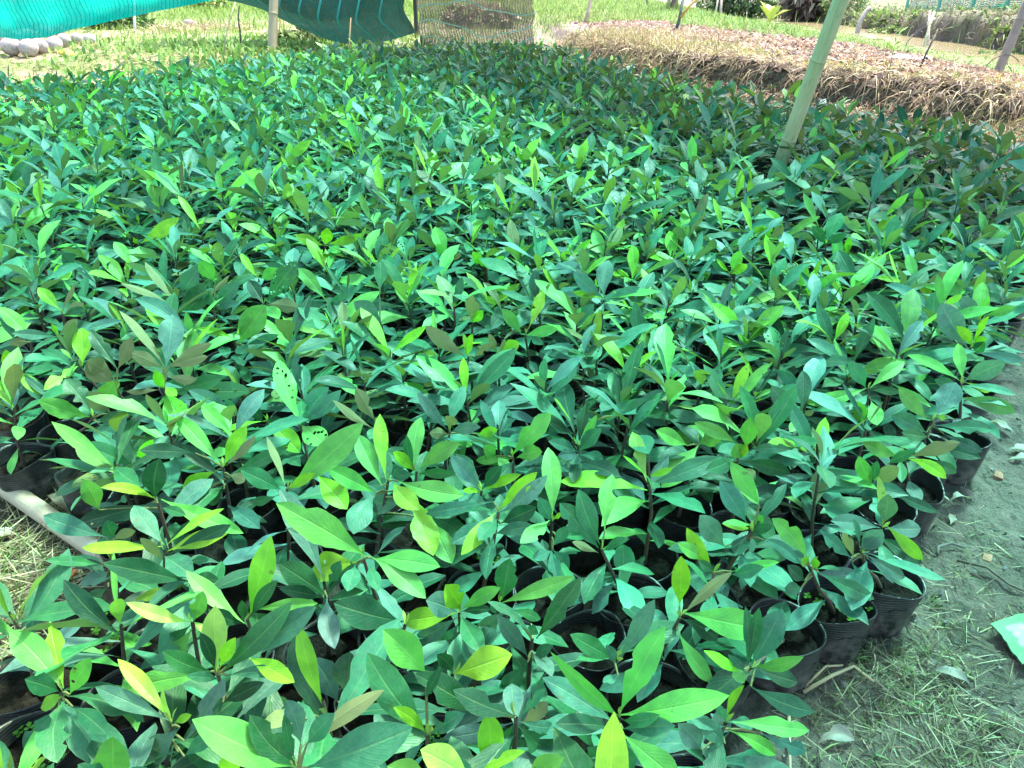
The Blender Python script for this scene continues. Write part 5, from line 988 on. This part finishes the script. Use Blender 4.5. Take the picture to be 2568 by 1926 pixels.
bush(2535, 55, .6, .7, .5, .55, 800, [(.08, .17, .05), (.12, .25, .06), (.05, .10, .03)], 'greener bush on the far bank behind the brown bamboo post', (.10, .2))
bush(1780, 14, .36, .5, .5, .9, 500, MDG, 'small light green bush at the top between stem clump and stakes', (.12, .22))
bush(520, 22, .3, .9, .4, .45, 700, GREEN, 'pale green weed clump between the teal net and the pale post', (.10, .22), 'weed_clump', None, 'weeds')
bush(300, 72, .3, .75, .35, .30, 700, [(.10, .20, .06), (.17, .28, .09), (.06, .12, .035)], 'leafy weed clump right of the coconuts under the teal net', (.12, .26), 'weed_clump', None, 'weeds')
bush(790, 112, .3, .7, .25, .28, 450, MDG, 'green weeds growing below the dark green net', (.08, .2), 'weed_clump', None, 'weeds')
bush(1200, 70, .3, .9, .4, .5, 700, MDG + DRY, 'weeds and straw seen through the brown net', (.1, .25), 'weed_clump', None, 'weeds')
def rosette(px_, py_, z, L, W, n, cols, label, name='weed', el=(.3, 1.1), stem=0.0, cat='plant', t=None):
    q = gpt(px_, py_, z, .01); root = thing(name, q, label, cat); mb = MB()
    for k in range(n):
        a = k * 2.4 + RNG.normal(0, .2); e = RNG.uniform(*el); zz = stem * (1 - .7 * k / n); p = np.array([0, 0, zz]); d_ = np.array([math.cos(a) * math.cos(e), math.sin(a) * math.cos(e), math.sin(e)]); l = L * RNG.uniform(.7, 1.1)
        leaf(mb, p, p + d_ * l, (-math.cos(a) * math.sin(e), -math.sin(a) * math.sin(e), math.cos(e)), W * RNG.uniform(.8, 1.1), RNG, 8, 5, .08, .2, .05, col=cols[k % len(cols)])
    mb.build('foliage', M['leaf'], root); ms = MB(); tube(ms, [[0, 0, -.03], [.004, 0, stem * .5], [0, 0, stem + .01]], .004, 6, (.16, .2, .09)); ms.build('stem', M['stem'], root)
rosette(1932, 32, .36, .8, .30, 7, [(.50, .42, .04, 0), (.36, .40, .06, 0), (.22, .36, .08, 0)], 'small plant with large yellow leaves beside the head of the ditch', 'yellow_plant', (.5, 1.2))
rosette(2200, 60, .2, .28, .14, 6, [(.50, .46, .05, 0), (.32, .40, .06, 0)], 'bright yellow leaved sprig at the water edge under the fence', 'yellow_sprig', (.2, .9))
rosette(2110, 262, .25, .11, .036, 11, [(.30, .40, .26, .5), (.24, .36, .18, .3)], 'pale grey green weed on the bank face right of the bamboo post', 'weed', (-.1, .7), .14)
rosette(2205, 290, .05, .17, .06, 6, [(.16, .36, .06, 0), (.25, .42, .08, 0)], 'light green leafy shoot at the foot of the bank', 'weed', (.2, 1.1), .34)
for px_, py_, lb in ((2385, 104, 'left'), (2455, 116, 'right')):
    q = gpt(px_, py_, .1, .02); root = thing('reed_tuft', q, f'{lb} one of two pale reed tufts on the near edge of the ditch', 'reeds'); mb = MB(); N = 26
    blades(mb, np.tile([[0, 0, 0]], (N, 1)) + RNG.normal(0, .03, (N, 3)) * [1, 1, 0], upward(N, .35), RNG.uniform(.25, .5, N), RNG.uniform(.012, .018, N), RNG.uniform(.2, .7, N), cmix(N, [(.42, .44, .24), (.30, .40, .14)])); mb.build('blades', M['blade'], root)
# tall grass round the foot of the bamboo post
q = np.array([*wpt(1960, 560), 0]); root = thing('grass_tuft', q, 'tall thin bright green grass tuft at the foot of the green bamboo post', 'grass tuft'); mb = MB(); N = 34
blades(mb, RNG.normal(0, .035, (N, 3)) * [1, .8, 0], upward(N, .28), RNG.uniform(.3, .72, N), RNG.uniform(.005, .009, N), RNG.uniform(.1, .6, N), cmix(N, [(.13, .30, .06), (.20, .38, .08)]), seg=7); mb.build('blades', M['blade'], root)

# ------------------------------------------------------------------ coconuts, litter
def nut(q, r, col, name, label, cat, group=None, sq=(1, 1, .9)):
    mb = MB(); nt, npz = 18, 12; th_ = np.linspace(0, 2 * np.pi, nt, endpoint=False); ph = np.linspace(0, np.pi, npz); o = RNG.uniform(0, 30)
    rad = r * (1 + .05 * np.cos(3 * th_[None] + o) * np.sin(ph)[:, None] + .08 * (fbm(th_[None] * 1.5 + o, ph[:, None] * 2) - .5)); V = np.stack([rad * np.sin(ph)[:, None] * np.cos(th_) * sq[0], rad * np.sin(ph)[:, None] * np.sin(th_) * sq[1], rad * np.cos(ph)[:, None] * sq[2] + 0 * th_], -1)
    i = np.arange(npz - 1)[:, None] * nt; j = np.arange(nt)[None]; j2 = (j + 1) % nt; Q = np.stack([i + j, i + nt + j, i + nt + j2, i + j2], -1).reshape(-1, 4)
    mb.add(V.reshape(-1, 3), Q, None, None, col); ob = mb.build(name, M['lump']); ob.location = tuple(q); ob.rotation_euler = tuple(RNG.uniform(-.4, .4, 3)); return tag(ob, label, cat, group)
CN = [(-60, 128, 1), (-20, 124, 1.05), (33, 121, 1.25), (75, 122, 1.2), (104, 118, 1.1), (139, 112, 1.1), (162, 101, 1.05), (5, 106, 1.0), (48, 104, .9), (70, 100, .95), (92, 102, .9), (125, 92, .95), (152, 88, .9), (194, 90, .85), (226, 92, .85), (110, 88, .85), (-30, 103, 1)]
for k, (px_, py_, s) in enumerate(CN):
    q = P(px_, py_ + 14, .33); q[2] = gz(q[:1], q[1:2])[0] + .105 * s + (.10 if py_ < 108 and px_ < 160 else 0)
    nut(q, .118 * s, np.array([.40, .35, .33]) * RNG.uniform(.8, 1.12), 'coconut', ('pale dry coconut in the front row of the pile under the teal net' if py_ > 108 else 'pale dry coconut in the rear row of the pile under the teal net'), 'coconut', 'coconuts in the front row' if py_ > 108 else 'coconuts in the rear row')
q = P(478, 62, .33); nut(q + [0, 0, -.0], .15, (.30, .22, .21), 'coconut_husk', 'single brown coconut husk in the straw left of the pale post', 'coconut', None, (1.2, 1, .8))
q = P(168, 140, .3); q[2] = gz(q[:1], q[1:2])[0] + .04; nut(q, .09, (.62, .45, .08), 'yellow_fruit', 'yellow rotting fruit in the grass before the coconuts', 'fruit', None, (1.3, 1, .55))
def brick(px_, py_, s, col, label, z=.0):
    q = np.array([*wpt(px_, py_), 0]); q[2] = gz(q[:1], q[1:2])[0]; mb = MB(); o = np.array([(-1, -.6, -.3), (1, -.7, -.3), (.9, .6, -.3), (-.8, .7, -.3), (-.9, -.5, .45), (.8, -.6, .35), (.75, .5, .45), (-.7, .55, .3)]) * s * (1 + RNG.normal(0, .12, (8, 3)))
    mb.add(o, [(0, 3, 2, 1), (4, 5, 6, 7), (0, 1, 5, 4), (1, 2, 6, 5), (2, 3, 7, 6), (3, 0, 4, 7)], None, None, col); ob = mb.build('brick_shard', M['lump'], smooth=False); ob.location = tuple(q); ob.rotation_euler[2] = RNG.uniform(0, 3); tag(ob, label, 'brick shard')
brick(175, 1448, .026, (.36, .13, .065), 'broken orange brick piece in the straw at the lower left')
brick(2480, 1388, .020, (.40, .21, .14), 'orange triangular brick chip on the mud at the right')
brick(2505, 1187, .024, (.38, .19, .13), 'flat orange brick chip on the mud, the farther one at the right edge')
def fallen(px_, py_, L, W, rz, col, label, curl=.12, z=.006):
    q = np.array([*wpt(px_, py_), 0]); q[2] = gz(q[:1], q[1:2])[0] + z; mb = MB(); d_ = np.array([math.cos(rz), math.sin(rz), .08])
    leaf(mb, -d_ * L / 2, d_ * L / 2, (0, 0, 1), W, RNG, 14, 7, curl, RNG.uniform(.2, .5), .10, RNG.normal(0, .06), 1, (*col, .3), 0, RNG.normal(0, .4)); mb.V[-1][:, 2] -= mb.V[-1][:, 2].min() - .001
    ob = mb.build('fallen_leaf', M['leaf']); ob.location = tuple(q); tag(ob, label, 'fallen leaf')
GREY, PALE, TAN = (.24, .22, .20), (.34, .32, .27), (.33, .25, .18)
fallen(168, 1268, .105, .085, 2.2, (.36, .27, .20), 'large crumpled brown leaf beside the lying bamboo pole', .18)
fallen(2324, 1321, .06, .032, 1.2, PALE, 'pale flat leaf lying beside the outermost front right pots')
fallen(2390, 1706, .085, .030, 2.5, GREY, 'grey curled leaf on the mud below the white and green sack', .2)
fallen(2096, 1862, .08, .035, .1, GREY, 'grey curled leaf on the mud at the bottom right', .2)
fallen(2351, 1247, .085, .034, 2.4, (.36, .34, .29), 'long greyish leaf touching the right hand pots')
fallen(2397, 1266, .085, .034, .2, PALE, 'pale arched leaf standing on edge on the mud at the right', .26)
fallen(2552, 1125, .09, .040, .1, PALE, 'upper one of two pale leaves at the right edge of the photo')
fallen(2556, 1150, .09, .040, .1, PALE, 'lower one of two pale leaves at the right edge of the photo')
fallen(2512, 1078, .09, .035, 2.2, PALE, 'pale leaf on the mud near the right edge, above the pair of pale leaves')
fallen(2553, 828, .16, .06, 2.4, (.45, .40, .32), 'dry curled leaf beside the bed at the far right edge', .3)
fallen(2545, 782, .13, .05, .8, (.45, .40, .32), 'crumpled pale leaf at the far right edge, farthest one on the path', .3)
fallen(2262, 1552, .07, .028, .1, (.36, .26, .20), 'reddish brown leaf in the grass below the right front pots')
fallen(2385, 1308, .05, .026, 1.0, (.40, .36, .28), 'small tan leaf scrap between the pale leaves at the right')
fallen(40, 1640, .09, .035, .3, (.34, .36, .26), 'pale greenish dry leaf in the straw at the lower left')
# straw stalks at the front right corner
gp = lambda a, b, z=.012: (lambda q: np.array([q[0], q[1], gz(q[:1], q[1:])[0] + z]))(wpt(a, b))
stick('straw_stalk', [gp(2012, 1745), gp(2077, 1726, .03), gp(2132, 1702, .035), gp(2187, 1720, .012)], .0045, (.52, .42, .26), 'long forked straw stalk on the mud beside the front right seedlings', 'straw stalk', 'straw')
stick('straw_stalk', [gp(2014, 1735), gp(2060, 1712, .04), gp(2105, 1698, .03)], .0032, (.50, .40, .25), 'shorter straw stalk crossing the long forked one', 'straw stalk', 'straw')
stick('straw_stalk', [gp(1975, 1800), gp(1974, 1860, .02), gp(1978, 1960)], .004, (.50, .42, .28), 'straw stalk lying along the bed edge at the bottom right', 'straw stalk', 'straw')
stick('twig', [gp(2400, 1405), gp(2470, 1430, .02), gp(2530, 1470), gp(2568, 1490)], .004, (.10, .09, .07), 'thin dark twig on the mud at the right', 'twig')
stick('twig', [gp(2350, 1395), gp(2352, 1375, .02), gp(2385, 1368, .02), gp(2420, 1380)], .005, (.14, .14, .12), 'curved grey twig on the mud at the right', 'twig')
# plastic sack at the right edge, scrap at the left, white scrap on the bank
def sack():
    c = [gp(2477, 1582, .045), gp(2640, 1545, .03), gp(2760, 1700, .02), gp(2556, 1682, .035)]; o = c[0].copy(); n = 26; g = np.zeros((n, n, 3)); uv = np.zeros((n, n, 2)); colr = np.zeros((n, n, 3))
    for i in range(n):
        for j in range(n):
            u, v = i / (n - 1), j / (n - 1); p = (c[0] * (1 - u) + c[1] * u) * (1 - v) + (c[3] * (1 - u) + c[2] * u) * v; p = p + [0, 0, .014 * (fbm(np.array([u * 6.]), np.array([v * 6.]))[0] - .5) - .010 * abs(u - .4)]
            g[i, j] = p - o; e = min(u, v, 1 - u, 1 - v); k = float(vnoise(np.array([u * 9]), np.array([v * 9]))[0]); colr[i, j] = (.09, .24, .11) if e < .13 + .07 * k else ((.26, .24, .21) if k < .72 else (.36, .46, .40))
    mb = MB(); a = np.vstack([g.reshape(-1, 3), g.reshape(-1, 3) - [0, 0, .004]]); i = np.arange(n - 1)[:, None] * n; j = np.arange(n - 1)[None]; Q = np.stack([i + j, i + n + j, i + n + j + 1, i + j + 1], -1).reshape(-1, 4)
    mb.add(a, np.vstack([Q[:, ::-1], Q + n * n]), None, None, np.vstack([colr.reshape(-1, 3)] * 2)); ob = mb.build('plastic_sack', M['plain']); ob.location = tuple(o); tag(ob, 'flat white plastic sack with green border on the mud at the right edge', 'sack')
sack()
def scrap(q, s, col, label):
    n = 9; mb = MB(); g = np.array([[((u - .5) * s * 1.5, (v - .5) * s, .35 * s * abs(fbm(np.array([u * 4 + q[0]]), np.array([v * 4]))[0] - .3)) for v in np.linspace(0, 1, n)] for u in np.linspace(0, 1, n)])
    g = g * (1 + RNG.normal(0, .06, g.shape)); sheet(g, np.zeros((n, n, 2)), mb); mb.C = [np.tile([*col, 0], (n * n, 1))]; ob = mb.build('plastic_scrap', M['plain']); ob.location = tuple(q); tag(ob, label, 'plastic scrap')
scrap(gp(4, 1345), .04, (.5, .5, .48), 'white plastic scrap on the straw at the left edge'); q = gpt(2285, 158, .42, -.01); scrap(q, .28, (.7, .69, .66), 'white crumpled plastic scrap on the mulch beside the black twig')
q = P(146, 182, .25); q[2] = gz(q[:1], q[1:2])[0] + .01; scrap(q, .12, (.66, .66, .68), 'small white plastic scrap on the lawn behind the left seedlings')

# ------------------------------------------------------------------ light
w = bpy.data.worlds.new('World'); scene.world = w; w.use_nodes = True; nt = w.node_tree; bg = nt.nodes['Background']
sky = nt.nodes.new('ShaderNodeTexSky'); sky.sky_type = 'NISHITA'; sky.sun_disc = False; sky.sun_elevation = SUN_EL; sky.sun_rotation = SUN_AZ; sky.air_density = 1.2; sky.dust_density = 3.0; sky.ozone_density = 1.0
nt.links.new(sky.outputs[0], bg.inputs[0]); bg.inputs[1].default_value = .15
sun = bpy.data.lights.new('sun', 'SUN'); so = bpy.data.objects.new('sun', sun); COL.objects.link(so); sun.energy = 3.0; sun.angle = R(8.0); sun.color = (1.0, .95, .87)
so.rotation_euler = Vector(tuple(-sd)).to_track_quat('-Z', 'Y').to_euler(); so.location = (4, 4, 8)
vs = scene.view_settings; vs.view_transform = 'Standard'; vs.look = 'None'; vs.exposure = 2.3; vs.gamma = 1.0; vs.use_curve_mapping = False
scene.cycles.max_bounces = 8; scene.cycles.transparent_max_bounces = 12; scene.cycles.use_denoising = True
